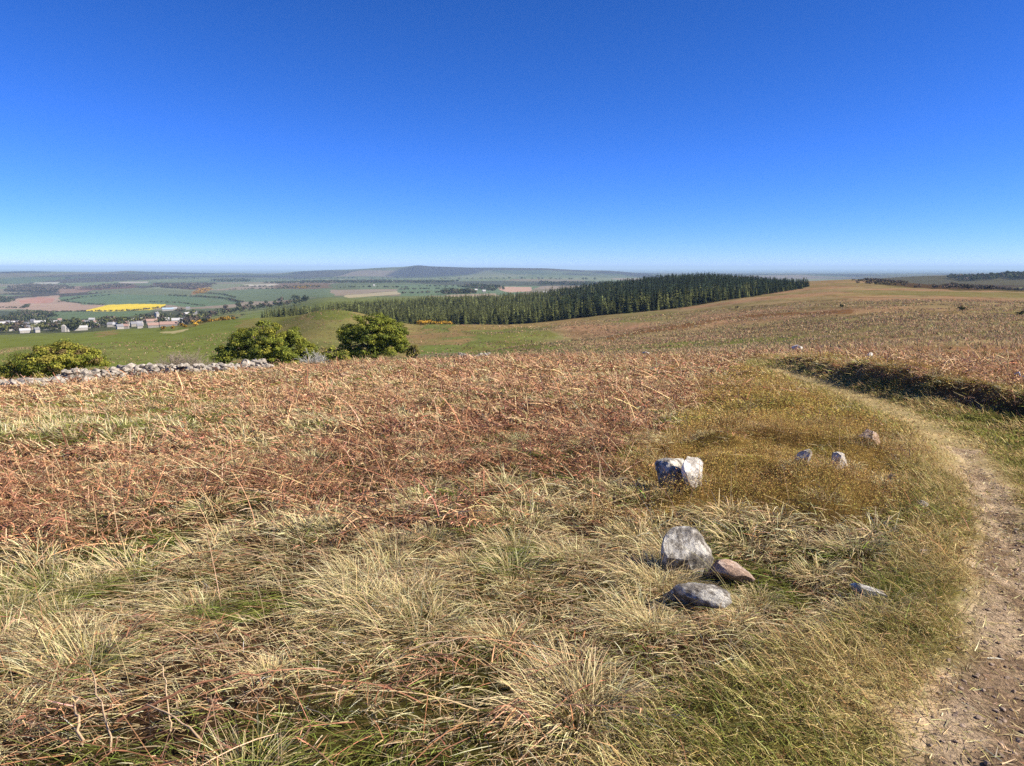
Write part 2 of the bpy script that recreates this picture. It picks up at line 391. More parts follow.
paint(P_([(860, 276), (930, 275), (1040, 275), (1040, 291.5), (940, 290), (870, 285)]), lin(88, 80, 50), 'far', .95)
paint(P_([(880, 284), (960, 284), (1030, 286), (1030, 290.5), (960, 289.5), (890, 287)]), lin(78, 60, 46), 'far', .85)
# village floor, fields beyond it
paint(P_([(-40, 334), (60, 334), (120, 329.5), (215, 320), (212, 311), (150, 311), (40, 319), (-40, 319)]), lin(84, 88, 62), 'far')
paint(P_([(38, 312.5), (100, 312), (160, 310), (140, 316), (80, 319), (45, 318)]), lin(98, 122, 72))
paint(P_([(-60, 309), (40, 311), (40, 319), (-60, 320)]), lin(82, 92, 66))
M_PLOUGH = paint(P_([(-80, 304), (-80, 310), (20, 309), (45, 311.5), (100, 310.5), (104, 305), (80, 304.5), (62, 297), (62, 295), (20, 298), (10, 302)]), lin(178, 144, 116))
paint(P_([(18, 301), (40, 297), (58, 298), (50, 303), (22, 304)]), lin(190, 130, 104))
paint(P_([(60, 301), (62, 297), (110, 293), (170, 294), (240, 298), (245, 303), (200, 307), (166, 304.5), (106, 304), (80, 304)]), lin(96, 124, 80))
M_RAPE = paint(P_([(84, 310.8), (108, 305.0), (130, 304.0), (150, 304.0), (166, 304.4), (163, 307), (150, 310), (118, 311.3), (96, 311.5)]), lin(214, 190, 62), 'none')
paint(P_([(86, 293), (100, 287), (160, 289), (200, 292), (230, 290), (300, 288), (300, 297), (250, 300), (170, 295), (110, 294)]), lin(108, 118, 78))
paint(P_([(55, 294), (60, 287), (82, 286), (100, 288), (90, 292)]), lin(148, 114, 92), 'far')
paint(P_([(6, 291.5), (10, 287), (30, 285), (60, 285), (58, 292), (30, 292)]), lin(70, 62, 54), 'far')
paint(P_([(75, 290), (100, 284.5), (136, 284), (136, 288), (100, 290)]), lin(112, 76, 68), 'far')
paint(P_([(150, 283), (214, 283), (208, 287), (196, 290), (160, 287)]), lin(92, 62, 56), 'far')
paint(P_([(192, 293), (198, 289), (210, 287.5), (207, 292), (198, 294.5)]), lin(180, 118, 52), 'far')
paint(P_([(240, 284.5), (285, 284), (282, 286), (245, 286)]), lin(190, 180, 156), 'far')
paint(P_([(285, 283), (330, 283), (330, 288), (300, 290), (270, 288)]), lin(120, 92, 66), 'far', .9)
paint(P_([(34, 282.5), (60, 282.2), (55, 284.2), (34, 284)]), lin(168, 166, 146))
paint(P_([(120, 281.8), (150, 281.6), (148, 283), (122, 283.4)]), lin(172, 160, 142))
paint(P_([(200, 295), (250, 289), (330, 289), (330, 297), (260, 301), (210, 303)]), lin(100, 120, 78))
paint(P_([(340, 295), (400, 291), (400, 294), (345, 298)]), lin(172, 158, 116))
paint(P_([(395, 285), (470, 284), (540, 286), (520, 295), (400, 296)]), lin(98, 124, 84))
paint(P_([(494, 286.5), (530, 287), (534, 291), (510, 292.5), (502, 290)]), lin(196, 152, 122))
paint(P_([(446, 295), (500, 293.5), (500, 295.5), (450, 297)]), lin(170, 150, 120))
paint(P_([(400, 282), (560, 282), (600, 285), (540, 286), (440, 285)]), lin(80, 84, 66))
FLOOR = np.array([at_d(p, d) for p, d in [(258, 640), (300, 590), (330, 545), (372, 520), (412, 500), (440, 490), (470, 495), (500, 500), (540, 490), (580, 480), (620, 475), (660, 478), (700, 500), (740, 545), (772, 600), (800, 680), (806, 760), (778, 900), (700, 1040), (640, 1080), (600, 1060), (540, 1000), (480, 950), (420, 900), (360, 820), (300, 730)]])
paint(FLOOR, lin(70, 58, 40), 'none')
# near slope: litter and moss, brown darkened to deepen shade in the grass gaps
nr = np.nonzero(Dg < 75)[0]
xn, yn, dn = Xg[nr], Yg[nr], Dg[nr]
tin = sd(TURF, xn, yn); hin = sd(HEATH, xn, yn); sn = sd(SOIL, xn, yn)
q = fbm(xn/.8, yn/.8, 63, 4); q2 = fbm(xn/3.5, yn/3.5, 66, 3)
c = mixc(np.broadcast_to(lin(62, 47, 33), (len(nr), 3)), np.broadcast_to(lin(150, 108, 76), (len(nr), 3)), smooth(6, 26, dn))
g = smooth(-.05, .35, q+.5*q2)*.7; c = mixc(c, np.broadcast_to(lin(64, 64, 28), (len(nr), 3)), g)
g = smooth(-.3, .3, hin+.4*q); c = mixc(c, np.broadcast_to(lin(104, 84, 46), (len(nr), 3)), g)
tb = mixc(np.broadcast_to(lin(108, 100, 56), (len(nr), 3)), np.broadcast_to(lin(150, 132, 88), (len(nr), 3)), smooth(-.1, .5, q))
g = smooth(-.25, .25, tin+.3*q); c = mixc(c, tb, g)
wd_ = segdist(WORN, xn, yn, False)[0]; g = .75*smooth(.75, .15, wd_+.25*q); c = mixc(c, np.broadcast_to(lin(168, 150, 112), (len(nr), 3)), g)
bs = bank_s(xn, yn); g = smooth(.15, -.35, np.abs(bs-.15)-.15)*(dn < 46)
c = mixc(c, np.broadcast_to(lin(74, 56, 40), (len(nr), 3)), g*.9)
g = smooth(-.22, .12, sn+.25*q)
sc_ = mixc(np.broadcast_to(lin(190, 168, 140), (len(nr), 3)), np.broadcast_to(lin(142, 120, 98), (len(nr), 3)), smooth(-.2, .3, fbm(xn/.25, yn/.25, 68, 3)))
c = mixc(c, sc_, g)
wn = smooth(48, 70, dn)[:, None]
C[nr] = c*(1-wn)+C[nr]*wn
kf = 1+.22*fbm(Xg/9, Yg/9, 91, 4)*(Dg < 1600); C *= kf[:, None]
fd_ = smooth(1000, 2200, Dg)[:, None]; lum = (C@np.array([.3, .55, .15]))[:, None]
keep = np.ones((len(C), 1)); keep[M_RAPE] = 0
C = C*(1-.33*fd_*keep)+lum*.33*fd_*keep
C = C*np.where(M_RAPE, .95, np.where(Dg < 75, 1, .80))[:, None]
C = np.clip(C, .01, .8)
# ---- split into named sheets
ii, jj = np.meshgrid(np.arange(nD-1), np.arange(nA), indexing='ij'); j2 = (jj+1) % nA
faces = np.stack([ii*nA+jj, (ii+1)*nA+jj, (ii+1)*nA+j2, ii*nA+j2], -1).reshape(-1, 4)
soilv = np.zeros(len(Xg), bool); soilv[nr] = sn+.12*q > 0
cls = np.zeros(len(faces), int)
fd = Dg[faces[:, 0]]
cls[fd > 1300] = 1; cls[fd > 6200] = 2; cls[fd > 13500] = 3
cls[M_PLOUGH[faces].all(1)] = 4; cls[M_RAPE[faces].all(1)] = 5; cls[soilv[faces].all(1)] = 6
m_ground = mat_attr('moorland', noise=[(.03, .10), (.9, .28), (9, .25)], bump=.03, bscale=6)
m_farm = mat_attr('farmland', noise=[(.012, .16), (.1, .14)])
m_soil = mat_attr('trodden_soil', noise=[(2.5, .25), (34, .6)], bump=.09, bscale=26)
m_sea = mat_attr('distant_sea')
NAMES = [('moorland_ground', m_ground, 'brown and green moorland slope underfoot and beyond'), ('farmland', m_farm, 'patchwork of green and brown farmland in the wide valley'),
         ('far_hills', m_farm, 'blue grey hills along the skyline'), ('distant_sea', m_sea, 'pale hazy plain and sea below the skyline'),
         ('ploughed_field', m_farm, 'pinkish brown ploughed field beyond the village'), ('rapeseed_field', m_farm, 'bright yellow rapeseed field in the valley'),
         ('dirt_path', m_soil, 'bare trodden brown earth path along the moor edge')]
VV = np.stack([Xg, Yg, Zg], 1)
for k, (nm, mt, lb) in enumerate(NAMES):
    fs = faces[cls == k]
    if not len(fs): continue
    u, inv = np.unique(fs, return_inverse=True)
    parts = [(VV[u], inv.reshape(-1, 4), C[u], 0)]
    if k == 0:
        parts.append((np.concatenate([[[0, 0, float(H(0, 0.001)[0])]], VV[:nA]]), np.stack([np.zeros(nA, int), 1+np.arange(nA), 1+(np.arange(nA)+1) % nA], 1), np.concatenate([C[:1], C[:nA]]), 0))
    o = link(nm, mesh(nm, parts, [mt], True)); tag(o, lb, None, None, 'structure')
del VV, faces, cls, fx, fy, cell
JX.clear()

# ------------------------------------------------------------------ camera, sun, sky, air
cam = bpy.data.cameras.new('camera'); co = bpy.data.objects.new('camera', cam); COL.objects.link(co)
co.location = (0, 0, ZC); co.rotation_euler = (math.pi/2-PITCH, 0, 0)
cam.sensor_width = 36; cam.lens = 36*F/1024; cam.clip_start = .05; cam.clip_end = 200000
SC.camera = co
SUN_EL, SUN_AZ = R(34), R(100)
sun = bpy.data.lights.new('sun', 'SUN'); so = bpy.data.objects.new('sun', sun); COL.objects.link(so)
sun.energy = 5.0; sun.angle = R(.53); sun.color = (1, .90, .75)
so.rotation_euler = (math.pi/2-SUN_EL, 0, math.pi-SUN_AZ)
so.location = (40, -12, 40)
w = bpy.data.worlds.new('World'); SC.world = w; w.use_nodes = True
nt = w.node_tree; bg = nt.nodes['Background']
sky = nt.nodes.new('ShaderNodeTexSky'); sky.sky_type = 'NISHITA'; sky.sun_disc = False
sky.sun_elevation = SUN_EL; sky.sun_rotation = SUN_AZ; sky.altitude = 5000; sky.air_density = 1.0; sky.dust_density = 0; sky.ozone_density = 9.0
# clear-air grading of the sky texture: a deeper blue overhead, paler near the skyline
sp_ = nt.nodes.new('ShaderNodeSeparateColor'); cb_ = nt.nodes.new('ShaderNodeCombineColor'); nt.links.new(sky.outputs[0], sp_.inputs[0])
for k, (ex_, am_) in enumerate(((1.51, .62), (1.15, .845), (1.15, 1.17))):
    pw_ = nt.nodes.new('ShaderNodeMath'); pw_.operation = 'POWER'; pw_.inputs[1].default_value = ex_; nt.links.new(sp_.outputs[k], pw_.inputs[0])
    ml_ = nt.nodes.new('ShaderNodeMath'); ml_.operation = 'MULTIPLY'; ml_.inputs[1].default_value = am_; nt.links.new(pw_.outputs[0], ml_.inputs[0]); nt.links.new(ml_.outputs[0], cb_.inputs[k])
nt.links.new(cb_.outputs[0], bg.inputs['Color']); bg.inputs['Strength'].default_value = .068
# air
bm_v = np.array([(sx*61000, sy*61000, z) for z in (-420, 75) for sx, sy in ((-1, -1), (1, -1), (1, 1), (-1, 1))], float)
bm_f = np.array([(0, 3, 2, 1), (4, 5, 6, 7), (0, 1, 5, 4), (1, 2, 6, 5), (2, 3, 7, 6), (3, 0, 4, 7)])
mh, nh, oh = new_mat('air_haze')
pv = nh.nodes.new('ShaderNodeVolumePrincipled'); pv.inputs['Color'].default_value = (.55, .80, 1, 1); pv.inputs['Density'].default_value = 5.4e-5; pv.inputs['Anisotropy'].default_value = 0
nh.links.new(pv.outputs[0], oh.inputs['Volume'])
ho = link('haze', mesh('haze', [(bm_v, bm_f, None, 0)], [mh])); tag(ho, 'thin blue air haze over the valley and far hills', None, None, 'stuff')
vs = SC.view_settings; SC.display_settings.display_device = 'sRGB'
vs.view_transform = 'Standard'; vs.look = 'None'; vs.gamma = 1; vs.use_curve_mapping = False; vs.exposure = .97
cy = SC.cycles
cy.max_bounces = 5; cy.diffuse_bounces = 2; cy.glossy_bounces = 1; cy.transmission_bounces = 3; cy.volume_bounces = 0; cy.transparent_max_bounces = 4
cy.use_denoising = False
try: cy.denoiser = 'OPENIMAGEDENOISE'; cy.denoising_input_passes = 'RGB_ALBEDO_NORMAL'; cy.denoising_prefilter = 'ACCURATE'
except Exception: pass
# ------------------------------------------------------------------ plants of the near slope
def scatter(d0, d1, dens, amax=44):
    n = int(R(amax)*(d1*d1-d0*d0)*dens)
    d = np.sqrt(rng.uniform(d0*d0, d1*d1, n)); a = rng.uniform(-R(amax), R(amax), n)
    return d*np.sin(a), d*np.cos(a)
def zone(x, y):
    return sd(TURF, x, y), sd(HEATH, x, y), sd(SOIL, x, y)
# patches: rust bracken, pale tussocks and green mossy grass, drawn as areas on the slope
BR1 = poly_n([(-200, 560), (-200, 452), (90, 446), (260, 432), (420, 420), (560, 400), (640, 410), (668, 432), (640, 470), (560, 500), (520, 530), (470, 550), (400, 560), (320, 545), (250, 510), (150, 545), (60, 560)])
BR2 = poly_n([(-200, 425), (-200, 384), (120, 380), (270, 366), (420, 360), (560, 357), (750, 356), (712, 385), (690, 405), (560, 400), (420, 418), (270, 430), (250, 400), (100, 405)])
GRN = poly_n([(-200, 448), (-200, 424), (30, 422), (70, 402), (170, 388), (250, 402), (262, 425), (180, 440), (80, 446)])
BR3 = poly_n([(-200, 900), (-200, 640), (20, 650), (110, 735), (240, 742), (330, 800)])
PALE = poly_n([(180, 590), (150, 545), (250, 505), (330, 545), (470, 552), (520, 530), (640, 515), (880, 532), (900, 560), (860, 605), (770, 645), (660, 700), (420, 640), (330, 620)])
ROCKS = [(678, 480, 30), (690, 572, 30), (735, 582, 26), (697, 606, 42), (838, 470, 10), (802, 472, 10), (868, 450, 16), (892, 477, 9), (870, 598, 16), (698, 440, 14)]
BTOP = lambda x, y: bank_s(x, y)
def fern_w(x, y):
    n = fbm(x/1.1, y/1.1, 110, 4); n2 = fbm(x/3.2, y/3.2, 114, 3)
    k = .8*(n+.8*n2)
    m_ = .10+.90*smooth(-.26, .16, fbm(x/.8, y/.8, 118, 3)+.35*n2)
    w = np.maximum.reduce([m_*smooth(-.35, .45, sd(BR1, x, y)+k), m_*.85*smooth(-1.2, .8, sd(BR2, x, y)*.5+2.2*k-.1), .85*smooth(-.2, .3, sd(BR3, x, y)+.5*k), smooth(.12, .5, n+.7*n2)*.6])
    b = BTOP(x, y); w = np.where(b > .25, np.maximum(w*.5, .95*smooth(.5, 1.6, b+1.2*k)*(1-.6*smooth(20, 34, np.hypot(x, y)))), w)
    return w
STRAW = np.array([.80, .64, .36]); GREY = np.array([.50, .41, .27]); OLIVE = np.array([.21, .175, .065]); GREEN = np.array([.095, .12, .026])
RUST = np.array([.28, .14, .08]); TAN = np.array([.58, .365, .205]); PALESTEM = np.array([.50, .35, .20]); UMBER = np.array([.115, .06, .042])
m_blade = mat_attr('dry_grass_blades', trans=.22)
m_fern = mat_attr('dead_bracken', trans=.12)
m_heath = mat_attr('bilberry_leaves', trans=.2)
def wind(x, y): return R(235)+.9*fbm(x/2.5, y/2.5, 120, 2)      # combed over by the west wind
grass = []; fern = []; heath = []; turf = []; stalk = []
BANDS = [(1.0, 6, 1.0, .0036, 5), (6, 12, .62, .0068, 4), (12, 24, .30, .015, 3), (24, 55, .10, .028, 2)]
for bi, (d0, d1, k, w0, sg) in enumerate(BANDS):
    # ---- tussocks
    x, y = scatter(d0, d1, (4.0, 4.2, 4.2, 3.2)[bi])
    ex = [(px_+dx_, py_+dy_) for px_, py_, hw_ in ROCKS for dx_, dy_ in ((-hw_, 4), (-hw_*.4, 9), (hw_*.5, 8), (hw_, 2))]
    ep = nhit(np.array([e[0] for e in ex], float), np.array([e[1] for e in ex], float)); ed = np.hypot(ep[:, 0], ep[:, 1]); em = (ed >= d0) & (ed < d1); nex = int(em.sum()); x = np.concatenate([ep[em, 0], x]); y = np.concatenate([ep[em, 1], y])
    tz, hz, sz = zone(x, y); fw = fern_w(x, y); bk = BTOP(x, y)
    g = sd(GRN, x, y); pl = sd(PALE, x, y)
    pr = 1-.80*fw; pr = np.where(hz > -.1, np.where(hz < .3, .35, .05)+.30*smooth(.1, .5, fbm(x/1.3, y/1.3, 180, 3)), pr); pr = np.where(tz > -.15, .0, pr); pr = np.where((np.abs(bk) < .5), .02, pr)
    pr[:nex] = 2
    ok = rng.random(len(x)) < pr
    small_ = np.where(np.arange(len(x)) < nex, .42, 1)[ok]
    x, y, fw, g, pl, hz = (q_[ok] for q_ in (x, y, fw, g, pl, hz)); z = H(x, y)
    nb = int((620, 270, 84, 24)[bi])
    n = len(x); size = np.clip(np.exp(rng.normal(0, .36, n)), .4, 1.6)*small_
    paleness = np.clip(smooth(-.5, .45, fbm(x/.9, y/.9, 131, 3)+.5*smooth(-.3, .5, pl)-.35*smooth(-.2, .8, g)+.25+.3*smooth(-.3, .5, np.maximum(sd(BR1, x, y), sd(BR2, x, y))))+rng.normal(0, .22, n), 0, 1)
    ci = np.repeat(np.arange(n), nb); N = len(ci)
    rr = np.sqrt(rng.random(N))*.19*size[ci]; aa = rng.uniform(0, 2*math.pi, N)
    X = x[ci]+rr*np.sin(aa); Y = y[ci]+rr*np.cos(aa); Z = H(X, Y) if bi == 0 else z[ci]
    wd = wind(X, Y); out = aa
    vx = np.sin(out)*1.0+np.sin(wd)*.55+rng.normal(0, .3, N); vy = np.cos(out)*1.0+np.cos(wd)*.55+rng.normal(0, .3, N)
    A = np.arctan2(vx, vy)
    L = rng.uniform(.07, .22, N)*size[ci]**.9*(1, 1, 1.05, 1.15)[bi]
    th = np.clip(rng.normal(.56, .34, N)+rr*1.8, .02, 1.35); kp = rng.uniform(.2, 1.5, N)*(.6+.6*paleness[ci])
    pt = paleness[ci]; r_ = rng.random(N)
    tip = np.where((r_ < .42+.55*pt)[:, None], jitc(STRAW, N, .2, .05), np.where((r_ < .72+.2*pt)[:, None], jitc(GREY, N, .25), jitc(OLIVE*1.25, N, .25)))
    ba = np.where((rng.random(N) < .55-.4*pt)[:, None], jitc(GREEN*1.2, N, .3), mixc(jitc(OLIVE, N, .3), tip, np.full(N, .45)))
    redd = (rng.random(N) < .10)[:, None]; tip = np.where(redd, jitc(TAN, N, .25), tip)
    V, Fq, Cc, _ = ribbons(np.stack([X, Y, Z-.01], 1), A, th, kp, L, w0*rng.uniform(.6, 1.4, N), sg, ba, tip)
    grass.append((V, Fq, Cc, 0))
    # ---- mat between the tussocks
    x, y = scatter(d0, d1, (3000, 1150, 340, 80)[bi])
    tz, hz, sz = zone(x, y); fw = fern_w(x, y); bk = BTOP(x, y)
    pr = 1-.62*fw; pr = np.where(hz > 0, np.where(hz < .3, .45, .10)+.3*smooth(.1, .5, fbm(x/1.3, y/1.3, 180, 3)), pr); pr = np.where(tz > 0, .0, pr)
    ok = rng.random(len(x)) < pr; x, y = x[ok], y[ok]; z = H(x, y); N = len(x)
    g = smooth(-.12, .28, fbm(x/.75, y/.75, 140, 3)+.7*smooth(-.3, .6, sd(GRN, x, y))-.25*smooth(-.3, .5, sd(PALE, x, y)))
    r_ = rng.random(N)
    tip = np.where((r_ < .80*g+.06)[:, None], jitc(GREEN*1.5, N, .4), np.where((r_ < .68+.15*g)[:, None], jitc(STRAW*.72, N, .35), np.where((r_ < .88)[:, None], jitc(RUST*.9, N, .35), jitc(GREY, N, .3))))
    ba = mixc(tip, jitc(OLIVE*.8, N, .3), np.full(N, .5))
    lay = rng.random(N) < .3+.5*smooth(-.3, .4, fbm(x/.6, y/.6, 145, 3))
    V, Fq, Cc, _ = ribbons(np.stack([x, y, z-.005+lay*rng.uniform(0, .05, N)], 1), wind(x, y)+rng.normal(0, 1, N)*np.where(lay, .6, 1.2), np.where(lay, rng.uniform(1.1, 1.5, N), rng.uniform(.1, .9, N)), np.where(lay, rng.uniform(0, .5, N), rng.uniform(.3, 1.6, N)),
                           rng.uniform(.035, .12, N)*np.where(lay, 1.7, 1)*(1, 1.1, 1.3, 1.6)[bi], w0*rng.uniform(.6, 1.3, N), max(2, sg-2), ba, tip)
    grass.append((V, Fq, Cc, 0))
    # ---- bracken: collapsed fronds with stems and curled side leaflets
    x, y = scatter(d0, d1, (26, 54, 32, 10.5)[bi])
    tz, hz, sz = zone(x, y); fw = fern_w(x, y); fw = np.where(hz > 0, fw*.22, fw); fw = np.where(tz > -.1, 0, fw); fw = np.where(np.abs(BTOP(x, y)) < .3, fw*.5, fw)
    ok = rng.random(len(x)) < fw; x, y = x[ok], y[ok]; z = H(x, y); n = len(x)
    dd_ = np.hypot(x, y)
    pale = smooth(9, 26, dd_)*.65+.5*smooth(0, .5, fbm(x/1.4, y/1.4, 150, 3))
    pale = np.clip(pale+.5*(BTOP(x, y) > .3), 0, 1)
    pale = np.clip(pale-.45*smooth(-.2, .6, sd(BR1, x, y)), 0, 1)
    L = rng.uniform(.35, .85, n); A = wind(x, y)+rng.normal(0, 1.3, n)
    up = rng.random(n) < (0, .04, .07, .07)[bi]
    th = np.where(up, rng.uniform(.1, .6, n), rng.uniform(.95, 1.5, n)); kp = np.where(up, rng.uniform(.4, 1.6, n), rng.uniform(.1, .9, n))
    sc0 = mixc(jitc(RUST, n, .35), jitc(PALESTEM, n, .25), (rng.random(n) < .42+.3*pale)*1.0)
    root = np.stack([x, y, z+rng.uniform(0, .08, n)], 1); sgm = (6, 6, 5, 4)[bi]
    V, Fq, Cc, Pc = ribbons(root, A, th, kp, L, np.full(n, w0*1.35), sgm, sc0, sc0, flat=.5)
    fern.append((V, Fq, Cc, 0))
    npn = (14, 13, 8, 5)[bi]
    s = np.linspace(.3, .98, npn); f_ = s*sgm; i0 = np.minimum(f_.astype(int), sgm-1); ft = f_-i0
    PP = Pc[:, i0]*(1-ft)[None, :, None]+Pc[:, i0+1]*ft[None, :, None]
    for sgn in (-1, 1):
        r0 = PP.reshape(-1, 3); N = len(r0)
        aa = np.repeat(A, npn)+sgn*rng.uniform(.7, 1.5, N); LL = np.tile((1.15-s)*.30, n)*np.repeat(L, npn)*rng.uniform(.5, 1.3, N)
        pp_ = np.repeat(pale, npn)
        cc_ = mixc(jitc(RUST, N, .38), jitc(TAN, N, .3), np.clip((rng.random(N) < .22+.62*pp_)*1.0, 0, 1)); cc_ = np.where((rng.random(N) < .16-.12*pp_)[:, None], jitc(UMBER, N, .3), cc_)
        V, Fq, Cc, _ = ribbons(r0, aa, rng.uniform(.7, 2.0, N), rng.uniform(-.2, 2.2, N), LL, w0*rng.uniform(.6, 1.5, N)*(1.0, 1.0, 1, 1)[bi], (3, 3, 2, 2)[bi], cc_, cc_*1.1, rng.uniform(-1.4, 1.4, N), flat=.85)
        fern.append((V, Fq, Cc, 0))
    x, y = scatter(d0, d1, (30, 46, 26, 7)[bi])
    tz, hz, sz = zone(x, y); fw = fern_w(x, y); fw = np.where(hz > 0, fw*.22, fw); fw = np.where(tz > -.1, 0, fw)
    ok = rng.random(len(x)) < fw; x, y = x[ok], y[ok]; z = H(x, y); n = len(x)
    sc0 = np.where((rng.random(n) < .5)[:, None], jitc(RUST*.9, n, .35), np.where((rng.random(n) < .75)[:, None], jitc(PALESTEM, n, .3), jitc(UMBER, n, .3)))
    V, Fq, Cc, Pc = ribbons(np.stack([x, y, z+rng.uniform(.01, .12, n)], 1), wind(x, y)+rng.normal(0, 1.6, n), np.clip(rng.normal(1.2, .3, n), .75, 1.7), rng.normal(.15, .4, n), rng.uniform(.2, .65, n), w0*rng.uniform(.55, 1.0, n), 3, sc0, sc0, flat=.3)
    fern.append((V, Fq, Cc, 0))
    # ---- bilberry and heather sprigs
    if bi > 0:
        x, y = scatter(d0, d1, (0, 460, 260, 46)[bi], 40)
        tz, hz, sz = zone(x, y); bk = BTOP(x, y)
        nn = fbm(x/.9, y/.9, 160, 3)
        wgt = smooth(-.6, .7, hz+.9*nn); wgt = np.where(tz > .05, 0, wgt)
        wgt = np.maximum(wgt, .8*smooth(.0, .25, bk)*(1-smooth(1.0, 2.4, bk+.8*nn))*(np.hypot(x, y) < 46))
        ok = rng.random(len(x)) < wgt; x, y = x[ok], y[ok]; nn = nn[ok]; z = H(x, y); n = len(x)
        hump = smooth(-.35, .45, fbm(x/.6, y/.6, 164, 2)+.4*nn)
        L = (.03+.24*hump)*rng.uniform(.7, 1.25, n)
        A = rng.uniform(0, 6.28, n); tint = .25+.55*rng.random(n)+1.5*nn+.4*fbm(x/.3, y/.3, 168, 2)
        base = jitc(np.array([.24, .15, .06]), n, .3)
        V, Fq, Cc, Pc = ribbons(np.stack([x, y, z], 1), A, rng.uniform(.1, 1.1, n), rng.uniform(-.4, .9, n), L, np.full(n, w0*.55), 2, base, base)
        heath.append((V, Fq, Cc, 0))
        nl = (0, 14, 9, 6)[bi]; t = np.tile(np.linspace(.35, 1, nl), n)
        b = Pc[:, 0].repeat(nl, 0); e = Pc[:, 2].repeat(nl, 0); N = n*nl
        P = b+(e-b)*t[:, None]+rng.normal(0, 1, (N, 3))*np.array([.035, .035, .014])*(1, 1, 1.5, 2.6)[bi]
        tt_ = np.repeat(tint, nl)+rng.normal(0, .18, N)
        cc_ = np.where((tt_ < .3)[:, None], jitc([.34, .29, .075], N, .22), np.where((tt_ < .85)[:, None], jitc([.54, .39, .12], N, .2), np.where((tt_ < 1.15)[:, None], jitc([.36, .20, .08], N, .3), jitc([.58, .44, .20], N, .2))))
        Nn = rng.normal(0, .6, (N, 3))+np.array([.3, 0, 1.0])
        v, f_, c_ = cards(P, Nn, w0*rng.uniform(1.5, 3.0, N), cc_, .42)
        heath.append((v, f_, c_, 0))
    # ---- short turf along the track
    x, y = scatter(d0, d1, (7500, 3600, 1000, 240)[bi], (78, 66, 44, 40)[bi])
    tz, hz, sz = zone(x, y); qn = fbm(x/.35, y/.35, 170, 3)
    pr = (1-.6*smooth(.6, .15, segdist(WORN, x, y, False)[0]+.12*qn))*smooth(-.2, .12, tz+.15*qn)*np.where(sz > -.25, 1-.95*smooth(-.2, .1, sz+.22*qn), 1)
    ok = rng.random(len(x)) < pr; x, y, tz, qn, sz = (q_[ok] for q_ in (x, y, tz, qn, sz)); z = H(x, y); N = len(x)
    wr = smooth(.8, .15, segdist(WORN, x, y, False)[0]+.12*qn); gr = -.8*wr+fbm(x/1.1, y/.8, 174, 3)+.35*qn+.28*smooth(.7, 0, np.abs(tz-.9))-.3*smooth(-.5, .0, sz)
    r_ = rng.random(N)
    tip = np.where((r_ < np.clip(.36+.7*gr, .08, .8))[:, None], jitc([.20, .215, .055], N, .4), np.where((r_ < .93)[:, None], jitc([.56, .44, .21], N, .25), jitc(RUST, N, .3)))
    ba = mixc(tip, jitc(OLIVE, N, .3), np.full(N, .4))
    edge = smooth(.9, .1, tz)
    V, Fq, Cc, _ = ribbons(np.stack([x, y, z-.004], 1), wind(x, y)+rng.normal(0, 1.0, N), rng.uniform(.25, 1.25, N), rng.uniform(.2, 1.5, N), rng.uniform(.03, .10, N)*(1+1.1*edge)*(1-.5*wr)*(1, 1.1, 1.3, 1.5)[bi], w0*rng.uniform(.6, 1.15, N), 2, ba, tip)
    turf.append((V, Fq, Cc, 0))
    # ---- thin bleached flower stalks
    x, y = scatter(d0, d1, (5.5, 4.5, 3.0, .8)[bi])
    tz, hz, sz = zone(x, y); ok = (tz < -.2) & (rng.random(len(x)) < np.where(hz > 0, .2, 1)); x, y = x[ok], y[ok]; z = H(x, y); N = len(x)
    cc_ = jitc(PALESTEM*1.12, N, .18)
    V, Fq, Cc, _ = ribbons(np.stack([x, y, z], 1), wind(x, y)+rng.normal(0, 1.2, N), np.abs(rng.normal(.5, .5, N)), rng.uniform(-.2, .9, N), rng.uniform(.25, .6, N), np.full(N, w0*.62), 4, cc_, cc_*1.1, flat=.4)
    grass.append((V, Fq, Cc, 0))
# straw and grit on the bare path
x, y = scatter(1.2, 12, 650, 75); sz = sd(SOIL, x, y); ok = sz > -.1; x, y = x[ok], y[ok]; z = H(x, y); N = len(x)
cc_ = jitc(STRAW*.8, N, .35); V, Fq, Cc, _ = ribbons(np.stack([x, y, z+.004], 1), rng.uniform(0, 6.28, N), np.full(N, 1.52), rng.normal(0, .3, N), rng.uniform(.02, .1, N), rng.uniform(.002, .005, N), 2, cc_, cc_)
grass.append((V, Fq, Cc, 0))
def put(nm, parts, mt, lb):
    o = link(nm, mesh(nm, parts, [mt])); tag(o, lb, None, None, 'stuff'); return o
put('moor_grass', grass, m_blade, 'pale straw tussocks and rough grass covering the near slope')
put('dead_bracken', fern, m_fern, 'rust brown collapsed dead bracken across the slope')
put('bilberry_heath', heath, m_heath, 'low yellow brown bilberry and heather beside the track')
put('short_turf', turf, m_blade, 'short green and straw turf along the track')
print('NEAR FACES', [sum(len(p[1]) for p in q_) for q_ in (grass, fern, heath, turf)])
del grass, fern, heath, turf
